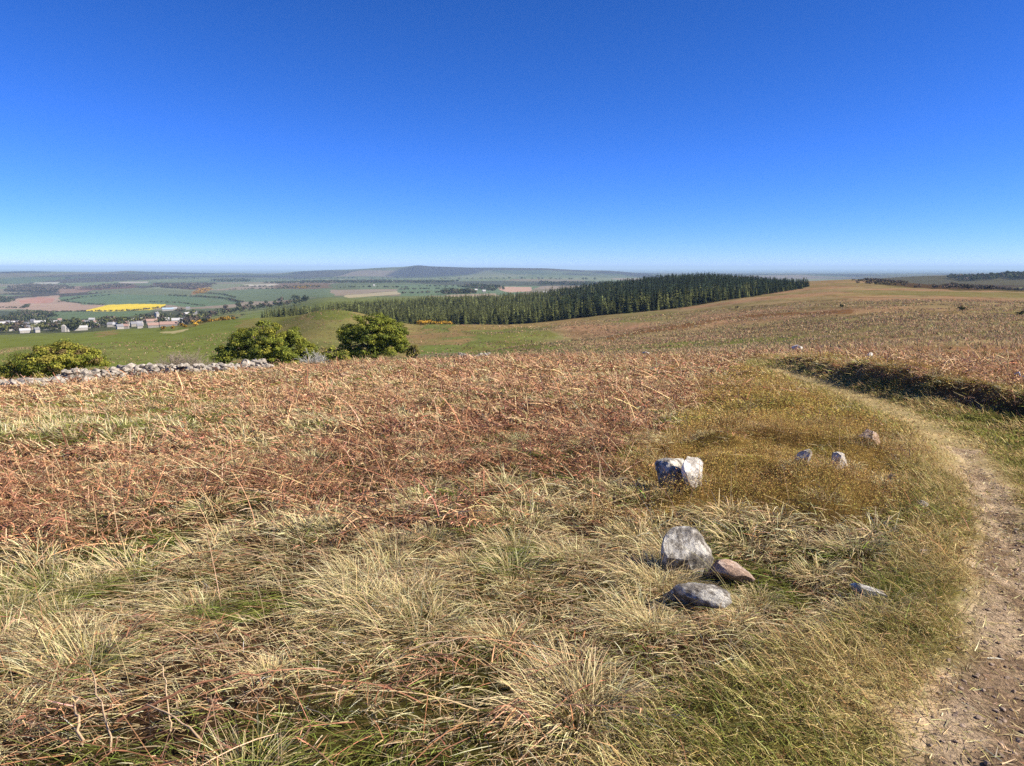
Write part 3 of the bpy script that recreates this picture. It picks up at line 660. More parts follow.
# ------------------------------------------------------------------ things: rocks, wall, trees, plantation, village
def mat_stone(name, dark, light, lichen, amt=.5):
    m, nt, out = new_mat(name); N = nt.nodes.new; L = nt.links.new
    tc = N('ShaderNodeTexCoord'); oi = N('ShaderNodeObjectInfo'); ad = N('ShaderNodeVectorMath'); ad.operation = 'ADD'; L(tc.outputs['Object'], ad.inputs[0]); L(oi.outputs['Location'], ad.inputs[1])
    def noise(sc, det=8, ro=.68):
        n = N('ShaderNodeTexNoise'); n.inputs['Scale'].default_value = sc; n.inputs['Detail'].default_value = det; n.inputs['Roughness'].default_value = ro; L(ad.outputs[0], n.inputs['Vector']); return n.outputs['Fac']
    def ramp(src, a, b, c0, c1):
        r = N('ShaderNodeValToRGB'); r.color_ramp.elements[0].position = a; r.color_ramp.elements[1].position = b; r.color_ramp.elements[0].color = (*c0, 1); r.color_ramp.elements[1].color = (*c1, 1); L(src, r.inputs[0]); return r.outputs[0]
    base = ramp(noise(14), .36, .64, dark, light); grain = ramp(noise(70), .3, .7, (.62, .62, .62), (1.25, 1.25, 1.25))
    mu = N('ShaderNodeMix'); mu.data_type = 'RGBA'; mu.blend_type = 'MULTIPLY'; mu.inputs[0].default_value = 1; L(base, mu.inputs[6]); L(grain, mu.inputs[7])
    pt = ramp(noise(7, 10, .75), .50, .56, (0, 0, 0), (1, 1, 1)); mx = N('ShaderNodeMix'); mx.data_type = 'RGBA'; sc_n = N('ShaderNodeMath'); sc_n.operation = 'MULTIPLY'; sc_n.inputs[1].default_value = amt; L(pt, sc_n.inputs[0]); L(sc_n.outputs[0], mx.inputs[0])
    L(mu.outputs[2], mx.inputs[6]); mx.inputs[7].default_value = (*lichen, 1)
    p = N('ShaderNodeBsdfPrincipled'); p.inputs['Roughness'].default_value = .95; p.inputs['Specular IOR Level'].default_value = .1; L(mx.outputs[2], p.inputs['Base Color'])
    bp = N('ShaderNodeBump'); bp.inputs['Strength'].default_value = 1; bp.inputs['Distance'].default_value = .035; L(noise(18, 10, .72), bp.inputs['Height']); L(bp.outputs[0], p.inputs['Normal']); L(p.outputs[0], out.inputs['Surface'])
    return m
m_rock = mat_stone('grey_lichen_stone', (.13, .115, .095), (.40, .37, .32), (.62, .60, .53), .8)
m_white = mat_stone('white_quartz_stone', (.36, .33, .28), (.72, .68, .61), (.88, .85, .79), .8)
m_pink = mat_stone('pink_tan_stone', (.26, .18, .13), (.52, .38, .29), (.60, .52, .44), .5)
m_pale = mat_plain('pale_wall_stone', (.26, .225, .18), .95, .6, 4.0, .04, .1, (.52, .47, .40))
m_clod = mat_plain('soil_clods', (.26, .19, .14), .95, .5, 30, 0, .05, (.40, .31, .24))
def ico(sub):
    t = (1+5**.5)/2
    v = np.array([(-1, t, 0), (1, t, 0), (-1, -t, 0), (1, -t, 0), (0, -1, t), (0, 1, t), (0, -1, -t), (0, 1, -t), (t, 0, -1), (t, 0, 1), (-t, 0, -1), (-t, 0, 1)], float)
    f = [(0, 11, 5), (0, 5, 1), (0, 1, 7), (0, 7, 10), (0, 10, 11), (1, 5, 9), (5, 11, 4), (11, 10, 2), (10, 7, 6), (7, 1, 8), (3, 9, 4), (3, 4, 2), (3, 2, 6), (3, 6, 8), (3, 8, 9), (4, 9, 5), (2, 4, 11), (6, 2, 10), (8, 6, 7), (9, 8, 1)]
    v = list(map(tuple, v/np.linalg.norm(v[0])))
    for _ in range(sub):
        cache = {}; nf = []
        def mp(a, b):
            k = (min(a, b), max(a, b))
            if k not in cache:
                p = np.add(v[a], v[b]); p = p/np.linalg.norm(p); v.append(tuple(p)); cache[k] = len(v)-1
            return cache[k]
        for a, b, c_ in f:
            d, e, g_ = mp(a, b), mp(b, c_), mp(c_, a); nf += [(a, d, g_), (b, e, d), (c_, g_, e), (d, e, g_)]
        f = nf
    return np.array(v), np.array(f)
ICO = {k: ico(k) for k in (1, 2, 4)}
def stone(sub, dims, seed, cuts=12, nz=.035):
    r = np.random.default_rng(seed); v, f = ICO[sub]; v = v.copy()
    for _ in range(cuts):
        n = r.normal(size=3); n /= np.linalg.norm(n); h = r.uniform(.38, .8); dd = v@n; m = dd > h
        v[m] -= np.outer(dd[m]-h, n)
    v += nz*np.stack([fbm(v[:, 0]*2.3+9*k+seed, v[:, 1]*2.3+v[:, 2]*1.7, 200+seed % 50+k, 3) for k in range(3)], 1)
    if sub == 4: v *= (1+.02*fbm(v[:, 0]*9, v[:, 1]*9+v[:, 2]*7, seed % 90, 3))[:, None]
    return v*np.array(dims)*.5, f
def rotz(v, a, tilt=0):
    c_, s_ = math.cos(a), math.sin(a); v = v@np.array([[1, 0, 0], [0, math.cos(tilt), math.sin(tilt)], [0, -math.sin(tilt), math.cos(tilt)]])
    return v@np.array([[c_, s_, 0], [-s_, c_, 0], [0, 0, 1]])
def place(px, py, near=True):
    p = nhit(px, py) if near else hit(px, py); return float(p[0]), float(p[1]), float(H(p[0], p[1])[0])
def rock(px, py, dims, seed, mat, label, rz=0, tilt=0, sink=.48, near=True, group=None, name='rock'):
    x, y, z = place(px, py, near); v, f = stone(4, dims, seed, 13, .075); v = rotz(v, rz, tilt)
    o = link(name, mesh(name, [(v, f, None, 0)], [mat]), None, (x, y, z+dims[2]*(.5-sink))); tag(o, label, 'rock', group); return o
rock(676, 486, (.54, .46, .50), 3, m_rock, 'grey boulder among bracken with its sunlit face added as white stone', .3, .2, .2)
rock(694, 490, (.26, .34, .46), 14, m_white, 'white stone added as the sunlit face of grey boulder among bracken', -.4, .35, .12)  # separate white piece stands in for the boulder's sunlit right face
rock(687, 561, (.37, .34, .40), 22, m_rock, 'upright grey boulder standing in pale grass', .5, -.2, .12)
rock(727, 568, (.50, .26, .24), 31, m_pink, 'flat pinkish tan rock beside upright grey boulder', -.5, .1, .15)
rock(690, 594, (.54, .26, .25), 45, m_rock, 'long low grey rock lying below upright boulder', -.55, .15, .15)
rock(838, 479, (.30, .24, .30), 52, m_white, 'small white stone in yellow brown bilberry', .3, 0, .1)
rock(802, 480, (.28, .2, .24), 63, m_rock, 'small grey stone left of white stone in bilberry', 1.2, .2, .1)
rock(868, 457, (.38, .28, .28), 71, m_pink, 'rounded tan stone half sunk near the top of bilberry', .1, 0, .15)
rock(892, 483, (.17, .13, .13), 83, m_rock, 'small grey stone at the turf edge right of bilberry', .6, .1, .1)
rock(870, 592, (.09, .28, .12), 95, m_white, 'narrow pale stone slanting in straw grass near turf', .75, .05, .1)
rock(922, 555, (.10, .08, .07), 101, m_pink, 'tiny pinkish stone lying on green turf', .2, 0, .1)
rock(922, 508, (.20, .13, .11), 112, m_pale, 'low pale stone on the turf between bilberry and path', .9, 0, .1)
rock(797, 351, (1.0, .8, .62), 133, m_white, 'whitish boulder at the far end of the track bank', .3, 0, .2)
rock(868, 371, (.34, .25, .2), 141, m_white, 'small white stone on top of the track bank', .7, 0, -.6)
rock(645, 355, (.7, .5, .42), 152, m_white, 'white stone on the brow of the bracken slope', .3, 0, .1)
rock(944, 752, (.15, .1, .04), 182, m_pink, 'flat pinkish stone at the near edge of the path', .2, 0, .2)
# grit of the path: small stones nobody could count
parts = []; x, y = scatter(1.3, 11, 420, 70); ok = sd(SOIL, x, y) > -.05; x, y = x[ok], y[ok]; z = H(x, y)
for k in range(len(x)):
    sz_ = min(.0075*math.exp(rng.normal(-.45, .8)), .016); v, f = stone(1, (sz_*2, sz_*1.6, sz_), k, 3); parts.append((rotz(v, rng.uniform(0, 6))+np.array([x[k], y[k], z[k]+sz_*.2]), f, None, 0))
o = link('gravel', mesh('gravel', parts, [m_clod])); tag(o, 'small grit stones scattered on the bare path', None, None, 'stuff')
# tumbled drystone wall
def wall(pa, pb, n, h0, h1, seed, gap=None, big=1.0):
    parts = []; r = np.random.default_rng(seed); a, b = np.array(pa), np.array(pb); dv = b-a; Lw = np.linalg.norm(dv); nrm = np.array([-dv[1], dv[0]])/Lw
    for k in range(n):
        t = r.random(); env = (h0*(1-t)+h1*t)*(.35+.8*vnoise(np.array([t*Lw/2.2]), np.array([seed*1.]), 7)[0])
        if gap and gap[0] < t < gap[1]: env *= .35
        hh = r.random()**.8*env; off = r.normal(-.2, .55)*(1.15-hh/max(env, .05)*.7)
        p = a+dv*t+nrm*(off+.6*math.sin(t*7)); s_ = big*math.exp(r.normal(-1.5, .42))
        v, f = stone(2, (s_*r.uniform(1, 1.7), s_*r.uniform(.8, 1.3), s_*r.uniform(.6, 1)), int(r.integers(1e6)), 8)
        parts.append((rotz(v, r.uniform(0, 6.3), r.normal(0, .35))+np.array([p[0], p[1], float(H(p[0], p[1])[0])+hh]), f, None, 0))
    return parts
w_a, w_b, w_c = at_d(-70, 41, 375), at_d(66, 42.5, 375), at_d(266, 50, 365)
o = link('drystone_wall', mesh('drystone_wall', wall(w_b, w_c, 1000, .74, .60, 5, (.52, .56)), [m_pale])); tag(o, 'long tumbled drystone wall of pale stones below the two trees', 'stone wall')
o = link('drystone_wall', mesh('drystone_wall', wall(w_a, w_b, 360, .50, .50, 8, (.82, .92), 1.25), [m_pale])); tag(o, 'low collapsed wall of scattered pale boulders in front of spreading bush', 'stone wall')
fa, fb = at_d(459, 128, 354), at_d(489, 128, 354)
o = link('pale_wall', mesh('pale_wall', wall(fa, fb, 210, 1.0, .9, 12, None, 1.6), [m_pale])); tag(o, 'short isolated length of pale stone wall below the conifers', 'stone wall')
m_post = mat_plain('weathered_post', (.20, .17, .13), .9, .3, 8)
m_wire = mat_plain('fence_wire', (.25, .25, .25), .5, .1, 8)
fr = empty('post_fence', (0, 0, 0)); tag(fr, 'thin post and wire fence running from the pale wall', 'fence')
pp = []
for k in range(9):
    p = at_d(414+k*5.6, 122+1.0*k, 352); z = float(H(p[0], p[1])[0]); pp.append((p[0], p[1], z))
    v, f, _ = tube([(p[0], p[1], z-.2), (p[0]+.02, p[1], z+1.15)], [.06, .055], 6); f = np.concatenate([f])
    link('post', mesh('post', [(v, f, None, 0)], [m_post]), fr)
for hh in (.45, .8, 1.05):
    v, f, _ = tube([(a[0], a[1], a[2]+hh) for a in pp], [.008]*len(pp), 4); link('wire', mesh('wire', [(v, f, None, 0)], [m_wire]), fr)
# thick dead stalks lying in the grass
m_stalk = mat_plain('pale_dead_stalk', (.46, .33, .20), .85, .3, 14, .002)
m_stalk_r = mat_plain('reddish_dead_stalk', (.30, .14, .075), .85, .3, 14, .002)
def stalk_thing(a, b, lift, bow, rad, mat, label):
    pa, pb = np.array(place(*a)), np.array(place(*b)); n = 9; t = np.linspace(0, 1, n)[:, None]
    P = pa*(1-t)+pb*t; P[:, 2] = H(P[:, 0], P[:, 1])+lift[0]*(1-t[:, 0])+lift[1]*t[:, 0]+bow*np.sin(t[:, 0]*math.pi); P[1:-1] += rng.normal(0, rad*1.2, (n-2, 3))
    c0 = P[0].copy(); v, f, _ = tube(P-c0, rad*np.linspace(1, .55, n), 7)
    o = link('bracken_stalk', mesh('bracken_stalk', [(v, f, None, 0)], [mat], True), None, tuple(c0)); tag(o, label, 'dead stalk')
stalk_thing((120, 752), (262, 736), (.10, .20), .03, .0065, m_stalk_r, 'long reddish dead stalk lying across the lower left grass')
stalk_thing((82, 764), (76, 738), (.06, .16), .0, .007, m_stalk, 'short pale broken stalk at the bottom left edge')
stalk_thing((112, 770), (96, 722), (.05, .20), .03, .0045, m_stalk, 'curved pale stalk beside the short broken stalk')
stalk_thing((172, 756), (168, 738), (.05, .26), .0, .004, m_stalk, 'thin upright pale stalk behind the long reddish stalk')
stalk_thing((410, 688), (486, 680), (.20, .24), .01, .0035, m_stalk, 'thin straight pale stalk caught level in tussock grass')
stalk_thing((205, 770), (150, 752), (.05, .16), .02, .0045, m_stalk, 'pale stalk slanting out of the bottom edge')
stalk_thing((938, 396), (958, 384), (.1, .14), .16, .012, m_stalk, 'pale arched dead stem curling over the track bank')
stalk_thing((1012, 404), (1040, 410), (.30, .28), .02, .018, m_white, 'bleached white branch sticking out of the track bank')

# ------------------------------------------------------------------ broadleaf trees
m_leaf = mat_attr('spring_leaves', trans=.38)
m_bark = mat_plain('grey_brown_bark', (.14, .11, .085), .95, .35, 6, .02)
m_twig = mat_plain('bare_twigs', (.27, .22, .17), .95, .3, 3)
m_twigw = mat_plain('pale_lichened_twigs', (.42, .40, .36), .95, .25, 3)
def tree(name, label, cat, at, lobes, trunk_h, leaf, nclump, nleaf, cols, seed, gap=.35, clump_r=.75):
    """lobes: (x, y, z, rx, ry, rz) above the base. Leaves sit on many small sprays around limb tips."""
    r = np.random.default_rng(seed); root = empty(name, at); tag(root, label, cat)
    wts = np.array([l[3]*l[5] for l in lobes]); wts = wts/wts.sum()
    li = r.choice(len(lobes), nclump, p=wts); Lb = np.array(lobes)[li]
    u = r.normal(size=(nclump, 3)); u[:, 2] = np.abs(u[:, 2])*1.0-.32; u /= np.linalg.norm(u, axis=1, keepdims=True)
    ctr = Lb[:, :3]+u*Lb[:, 3:]*r.uniform(.58, 1.06, (nclump, 1)); ctr[:, 2] = np.maximum(ctr[:, 2], .25)
    keep = vnoise(ctr[:, 0]*.8+seed, ctr[:, 2]*.9+ctr[:, 1]*.5, 5) > gap*.6; ctr = ctr[keep]; u = u[keep]; n = len(ctr)
    cr = clump_r*r.uniform(.55, 1.25, n); ci = np.repeat(np.arange(n), nleaf); N = len(ci)
    d = r.normal(size=(N, 3)); d /= np.linalg.norm(d, axis=1, keepdims=True)
    P = ctr[ci]+d*(cr[ci]*r.uniform(.35, 1.05, N)**.7)[:, None]*np.array([1.1, 1.1, .62])
    ct = r.random(n); cc_ = np.array(cols)[(ct[ci]*.999*len(cols)).astype(int)]; cc_ = 1.25*cc_*np.exp(r.normal(0, .28, (N, 1)))
    nn = d*.8+u[ci]*.5+r.normal(0, .45, (N, 3))+np.array([0, 0, .25])
    v, f, c_ = cards(P, nn, leaf*r.uniform(.6, 1.5, N), cc_, .8)
    link('crown', mesh('crown', [(v, f, c_, 0)], [m_leaf]), root)
    parts = [tube([(0, 0, -.5), (.05, 0, trunk_h*.5), (.1, .05, trunk_h)], [.34, .26, .22], 9)]
    for k in r.choice(n, min(n, 26), replace=False):
        e = ctr[k]; b0 = np.array([.1, .05, trunk_h*r.uniform(.5, 1)]); mid_ = b0*.45+e*.55+np.array([0, 0, .35])+r.normal(0, .25, 3)
        parts.append(tube([b0, mid_, e], [.14, .08, .03], 5))
    link('trunk', mesh('trunk', [(a, b, None, 0) for a, b, _ in parts], [m_bark], True), root)
    return root
YG = [(.20, .205, .036), (.25, .24, .045), (.16, .18, .033), (.11, .13, .028), (.25, .22, .05)]
DG = [(.15, .175, .032), (.20, .22, .038), (.11, .135, .028), (.23, .235, .042)]
def base(px, d):
    p = at_d(px, d, 345); return (float(p[0]), float(p[1]), float(H(p[0], p[1])[0]))
def lobes_px(px0, d, items):
    """item: (px, py_top, half width px, depth) -> lobe resting above the base"""
    b = base(px0, d); out = []; s_ = d/math.cos(az_of(px0))/F*1.0
    hz_ = [ray(px0, 345)]; k = d/np.hypot(hz_[0][0], hz_[0][1])
    ca, sa = math.cos(az_of(px0, 345)), math.sin(az_of(px0, 345))
    for px, top, hw, bot in items:
        w_ = hw*k/F; zt = ZC+d*tan_of(px0, top)-b[2]; zb = ZC+d*tan_of(px0, bot)-b[2]; off = (px-px0)*k/F
        out.append((off*ca, -off*sa, (zt+zb)/2, w_*.92, w_*.8, max((zt-zb)/2, .4)))
    return b, out
b, lb = lobes_px(54, 76, [(54, 344, 30, 376), (32, 351, 24, 380), (80, 350, 22, 378), (66, 343, 24, 374), (20, 360, 15, 382), (46, 350, 34, 380)])
tree('spreading_bush', 'broad yellow green bush spreading behind the low collapsed wall', 'bush', b, lb, 1.2, .15, 360, 130, YG+[(.15, .11, .05)], 4, .2, .5)
b, lb = lobes_px(268, 86, [(268, 323, 30, 368), (248, 326, 18, 360), (286, 325, 20, 360), (302, 341, 15, 372), (232, 341, 15, 372), (270, 346, 42, 374), (258, 336, 30, 370)])
tree('broadleaf_tree', 'wide rounded green tree at the right end of the long wall', 'tree', b, lb, 2.2, .16, 420, 150, YG[:4]+DG, 9, .34, .52)
b, lb = lobes_px(374, 90, [(374, 313, 25, 352), (391, 321, 19, 358), (354, 323, 15, 350), (388, 340, 22, 362), (366, 342, 20, 364), (345, 341, 9, 358)])
tree('broadleaf_tree', 'tall dense green tree standing left of the fence on the slope brow', 'tree', b, lb, 2.4, .16, 330, 150, DG+YG[2:4], 17, .34, .52)
b, lb = lobes_px(330, 84, [(330, 346, 9, 366), (340, 351, 8, 368), (322, 352, 8, 366)])
tree('shrub', 'small yellow green shrub between the wide tree and tall tree', 'shrub', b, lb, .6, .17, 40, 70, YG, 23, .4, .5)
b, lb = lobes_px(413, 88, [(413, 344, 7, 362), (408, 350, 6, 362)])
tree('shrub', 'small olive shrub at the right foot of the tall tree', 'shrub', b, lb, .5, .16, 26, 60, [(.2, .18, .05), (.17, .15, .045)], 25, .4, .45)
def bare(name, label, px, d, wid, ht, mat, seed, n0=16):
    r = np.random.default_rng(seed); b = base(px, d); root = empty(name, b); tag(root, label, 'shrub'); parts = []; tw = []
    def grow(p, dir_, L, rad, lev):
        e = p+dir_*L; m_ = (p+e)/2+r.normal(0, L*.08, 3); (parts if lev == 0 else tw).append(tube([p, m_, e], [rad, rad*.8, rad*.55], 4))
        if lev < 3:
            for _ in range(4 if lev else 5):
                q_ = p+(e-p)*r.uniform(.35, 1); dd = dir_+r.normal(0, .55, 3); dd[2] = abs(dd[2])*.8+.1; dd /= np.linalg.norm(dd); grow(q_, dd, L*r.uniform(.5, .75), rad*.62, lev+1)
    for _ in range(n0):
        dd = np.array([r.normal(0, wid), r.normal(0, wid), 1.0]); dd /= np.linalg.norm(dd); grow(np.array([r.normal(0, .2), r.normal(0, .2), -.1]), dd, ht*.45*r.uniform(.7, 1.1), .035, 0)
    link('stem', mesh('stem', [(a, c_, None, 0) for a, c_, _ in parts], [mat]), root)
    link('twig_crown', mesh('twig_crown', [(a, c_, None, 0) for a, c_, _ in tw], [mat]), root)
bare('bare_shrub', 'leafless brown twiggy shrub behind the middle of the long wall', 182, 66, 1.0, 3.1, m_twig, 31, 18)
bare('bare_shrub', 'small pale grey leafless shrub between the wide tree and yellow shrub', 313, 76, .5, 2.6, m_twigw, 33, 11)

# ------------------------------------------------------------------ conifers
m_fir = mat_attr('conifer_needles', trans=.1)
def conifer(seed, col, hgt, wid, whorls, per, top=1.0, alive=.06):
    r = np.random.default_rng(seed); V = []; Cc = []
    for i in range(whorls):
        t = (i+r.uniform(-.3, .3))/whorls; t = min(max(t, 0), .98); zz = hgt*(alive+(1-alive)*t); Lr = wid*(1-t)**.8*r.uniform(.75, 1.15)+.012
        for k in range(per):
            a = 6.283*k/per+r.uniform(-.5, .5)+i; L_ = Lr*r.uniform(.7, 1.2); dr = r.uniform(-.1, .42)*L_; w_ = L_*r.uniform(.34, .56)+.008
            ax = np.array([math.sin(a), math.cos(a), 0]); sd_ = np.array([math.cos(a), -math.sin(a), 0])
            p0 = np.array([0, 0, zz]); m1 = ax*L_*.55+np.array([0, 0, zz-dr*.25]); e = ax*L_+np.array([0, 0, zz-dr])
            V += [p0+np.array([0, 0, .03]), m1-sd_*w_-np.array([0, 0, .18*L_]), e, m1+sd_*w_-np.array([0, 0, .18*L_])]
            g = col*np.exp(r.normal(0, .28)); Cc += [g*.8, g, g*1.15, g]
    V += [np.array([-.012, 0, hgt*.9]), np.array([.012, 0, hgt*.9]), np.array([0, .003, hgt*1.0]), np.array([0, -.01, hgt*.9])]; Cc += [col]*4
    f = np.arange(len(V)).reshape(-1, 4)
    tv, tf, tc = tube([(0, 0, -.06), (0, 0, hgt*.5), (0, 0, hgt*.93)], [.014, .010, .003], 5, (.11, .085, .065))
    return np.array(V), f, np.array(Cc), tv, tf, tc
SPR = np.array([.020, .029, .016]); LAR = np.array([.090, .098, .034]); OLV = np.array([.074, .084, .030])
KINDS = [[conifer(50+k, SPR*s_, 1, .15, 13, 7) for k, s_ in enumerate((.75, 1, 1.5))], [conifer(60+k, LAR*s_, 1, .155, 12, 6, alive=.03) for k, s_ in enumerate((.7, 1, 1.35))], [conifer(70+k, OLV*s_, 1, .16, 12, 7, alive=.04) for k, s_ in enumerate((.6, 1, 1.5))]]
FOR = np.array([at_d(p, d) for p, d in [(258, 640), (300, 590), (330, 545), (372, 520), (412, 500), (440, 490), (470, 495), (500, 500), (540, 490), (580, 480), (620, 475), (660, 478), (700, 500), (740, 545), (772, 600), (800, 680),
                                          (806, 760), (778, 900), (700, 1040), (640, 1080), (600, 1060), (540, 1000), (480, 950), (420, 900), (360, 820), (300, 730)]])
nn_ = 34000
x = rng.uniform(FOR[:, 0].min(), FOR[:, 0].max(), nn_); y = rng.uniform(FOR[:, 1].min(), FOR[:, 1].max(), nn_)
ok = pip(FOR, x+9*fbm(x/40, y/40, 300), y+9*fbm(x/40, y/40, 303)); px0_ = 512+F*np.tan(np.arctan2(x, y)); ok &= rng.random(len(x)) > .45*smooth(420, 300, px0_)*(fbm(x/30, y/30, 306) > -.1); x, y = x[ok], y[ok]
g_ = {}; sel = []                                            # keep them at least ~4 m apart
for i in range(len(x)):
    k = (int(x[i]//3.7), int(y[i]//3.7))
    if k in g_: continue
    g_[k] = 1
    if rng.random() > .07: sel.append(i)
x, y = x[sel], y[sel]; z = H(x, y); d_ = np.hypot(x, y); pxs, _pys = pix(x, y, z)
front = segdist(FOR[:16], x, y, False)[0]
side = smooth(530, 640, pxs+60*fbm(x/60, y/60, 310)-40*smooth(40, 0, front))
r_ = rng.random(len(x))
kind = np.where(r_ < side, 0, np.where(r_ < side+(1-side)*.30, 1, 2))
kind = np.where((side > .5) & (front < 34) & (rng.random(len(x)) < .78-.5*smooth(680, 760, pxs)), np.where(rng.random(len(x)) < .6, 1, 2), kind)
larchy = pip(np.array([at_d(742, 590), at_d(758, 585), at_d(755, 700), at_d(738, 690)]), x, y); kind = np.where(larchy & (rng.random(len(x)) < .5), 1, kind)
hgt = (1+.22*fbm(x/22, y/22, 330, 3))*np.array([13.0, 10.5, 11.0])[kind]*(1+rng.normal(0, .13, len(x)).clip(-.3, .25))*(1-.12*smooth(360, 260, pxs))*(1-.45*smooth(690, 800, pxs))*np.where(front < 14, .7, 1)
wsc = hgt*rng.uniform(1.0, 1.65, len(x)); rot = rng.uniform(0, 6.283, len(x)); var = rng.integers(0, 3, len(x))
vis = np.array([visible(x[i], y[i], z[i]+hgt[i]*.75) if (front[i] < 60 and 0 < pxs[i] < 1024) else False for i in range(len(x))])
order = [i for i in np.argsort(d_+front*1.5) if vis[i] and front[i] < 45][:290]
single = set(order)
protos = {}
lab = {0: 'dark green spruce on the near edge of the conifer plantation', 1: 'pale green larch on the near edge of the conifer plantation', 2: 'olive green conifer on the near edge of the conifer plantation'}
nmk = {0: 'spruce_tree', 1: 'larch_tree', 2: 'pine_tree'}; grp = {0: 'dark spruces along the plantation edge', 1: 'pale larches along the plantation edge', 2: 'olive conifers along the plantation edge'}
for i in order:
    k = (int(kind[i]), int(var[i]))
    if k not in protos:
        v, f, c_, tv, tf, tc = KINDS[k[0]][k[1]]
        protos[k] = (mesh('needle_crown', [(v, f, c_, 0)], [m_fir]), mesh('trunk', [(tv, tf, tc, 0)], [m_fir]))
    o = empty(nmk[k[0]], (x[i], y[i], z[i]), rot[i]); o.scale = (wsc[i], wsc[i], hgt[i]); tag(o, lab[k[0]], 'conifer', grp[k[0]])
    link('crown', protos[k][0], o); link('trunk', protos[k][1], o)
def instance_mass(idx, K, var, x, y, z, wsc, hgt, rot):
    parts = []
    for a in range(len(K)):
        for b in range(len(K[a])):
            ii_ = np.array([i for i in idx if K is not None and kindv[i] == a and var[i] == b])
            if not len(ii_): continue
            v, f, c_, tv, tf, tc = K[a][b]
            for vv, ff, cc in ((v, f, c_), (tv, tf, tc)):
                cs, sn_ = np.cos(rot[ii_])[:, None], np.sin(rot[ii_])[:, None]
                X = (vv[None, :, 0]*cs-vv[None, :, 1]*sn_)*wsc[ii_, None]+x[ii_, None]; Y = (vv[None, :, 0]*sn_+vv[None, :, 1]*cs)*wsc[ii_, None]+y[ii_, None]; Z = vv[None, :, 2]*hgt[ii_, None]+z[ii_, None]
                tint = np.exp(rng.normal(0, .38, (len(ii_), 1, 1)))
                parts.append((np.stack([X, Y, Z], -1).reshape(-1, 3), (ff[None]+(np.arange(len(ii_))*len(vv))[:, None, None]).reshape(-1, ff.shape[1]), (cc[None]*tint).reshape(-1, 3), 0))
    return parts
kindv = kind
rest = [i for i in range(len(x)) if i not in single and d_[i] < 1300]
o = link('conifer_plantation', mesh('conifer_plantation', instance_mass(rest, KINDS, var, x, y, z, wsc, hgt, rot), [m_fir])); tag(o, 'dense conifer plantation covering the far side of the valley', None, None, 'stuff')
print('CONIFERS', len(x), len(order))

# ------------------------------------------------------------------ broadleaf trees and woods far below
def blob(seed, cols, n=110):
    r = np.random.default_rng(seed); lob = [(r.normal(0, .22), r.normal(0, .22), r.uniform(.45, .75), r.uniform(.2, .32)) for _ in range(6)]
    P = []; Nn = []; Cc = []
    for k in range(n):
        a, b, c_, q_ = lob[k % 6]; d = r.normal(size=3); d /= np.linalg.norm(d); P.append(np.array([a, b, c_])+d*q_*np.array([1, 1, .95])); Nn.append(d+r.normal(0, .4, 3)); Cc.append(np.array(cols[k % len(cols)])*math.exp(r.normal(0, .3)))
    v, f, c_ = cards(np.array(P), np.array(Nn), r.uniform(.16, .34, n), np.array(Cc), .9)
    tv, tf, tc = tube([(0, 0, -.1), (0, 0, .3), (.02, 0, .6)], [.035, .03, .015], 5, (.1, .08, .06))
    return v, f, c_, tv, tf, tc
BL = [[blob(80+k, c_) for k in range(2)] for c_ in ([(.055, .065, .03), (.075, .08, .035)], [(.10, .11, .035), (.13, .13, .045)], [(.12, .09, .065), (.10, .08, .06)])]
bl_me = {}
def vhit(px, py, dmin=1080.):
    x_, y_, z_ = ray(px, py); h_ = math.hypot(x_, y_); D_ = _DM[(_DM > dmin) & (_DM < 6000)]; b_ = np.nonzero(ZC+z_/h_*D_ < H(x_/h_*D_, y_/h_*D_))[0]; d_ = D_[b_[0]] if len(b_) else dmin
    return np.array([x_/h_*d_, y_/h_*d_])
def far_tree(px, py, hgt_, kind_, label, group, nm='broadleaf_tree', wide=1.0, town=False):
    p = vhit(px, py) if town else hit(px, py); z_ = float(H(p[0], p[1])[0]); vv = int(rng.integers(2)); k = (kind_, vv)
    if k not in bl_me:
        v, f, c_, tv, tf, tc = BL[kind_][vv]; bl_me[k] = (mesh('leaf_crown', [(v, f, c_, 0)], [m_fir]), mesh('bole', [(tv, tf, tc, 0)], [m_fir]))
    o = empty(nm, (p[0], p[1], z_-.2), rng.uniform(0, 6.28)); s_ = hgt_*wide; o.scale = (s_, s_, hgt_); tag(o, label, 'tree', group)
    link('crown', bl_me[k][0], o); link('trunk', bl_me[k][1], o)
lt = ['dark green tree among the village houses', 'fresh green tree among the village houses', 'leafless brown tree among the village houses']
for k in range(120):
    px = rng.uniform(-4, 150) if k < 92 else rng.uniform(140, 212)
    lo = 333-.02*px-.055*max(0, px-60)
    py = lo-abs(rng.normal(2.2, 3.2)); kd = int(rng.choice(3, p=[.5, .22, .28]))
    far_tree(px, max(py, 313), rng.uniform(7, 12), kd, lt[kd], lt[kd].replace(' tree ', ' trees '), wide=rng.uniform(.9, 1.3), town=True)
for px, py, h_ in [(72, 331, 15), (74, 332, 14), (70, 330, 13)]:
    far_tree(px, py, h_, 0, 'dark round tree hiding half the pale church', 'trees beside the church', wide=1.1, town=True)
for px, py, h_ in [(188, 327, 13), (192, 326, 12), (185, 328, 12), (196, 324, 11)]:
    far_tree(px, py, h_, 2, 'brown budding tree at the right end of the village', 'budding trees at the village end', wide=1.2, town=True)
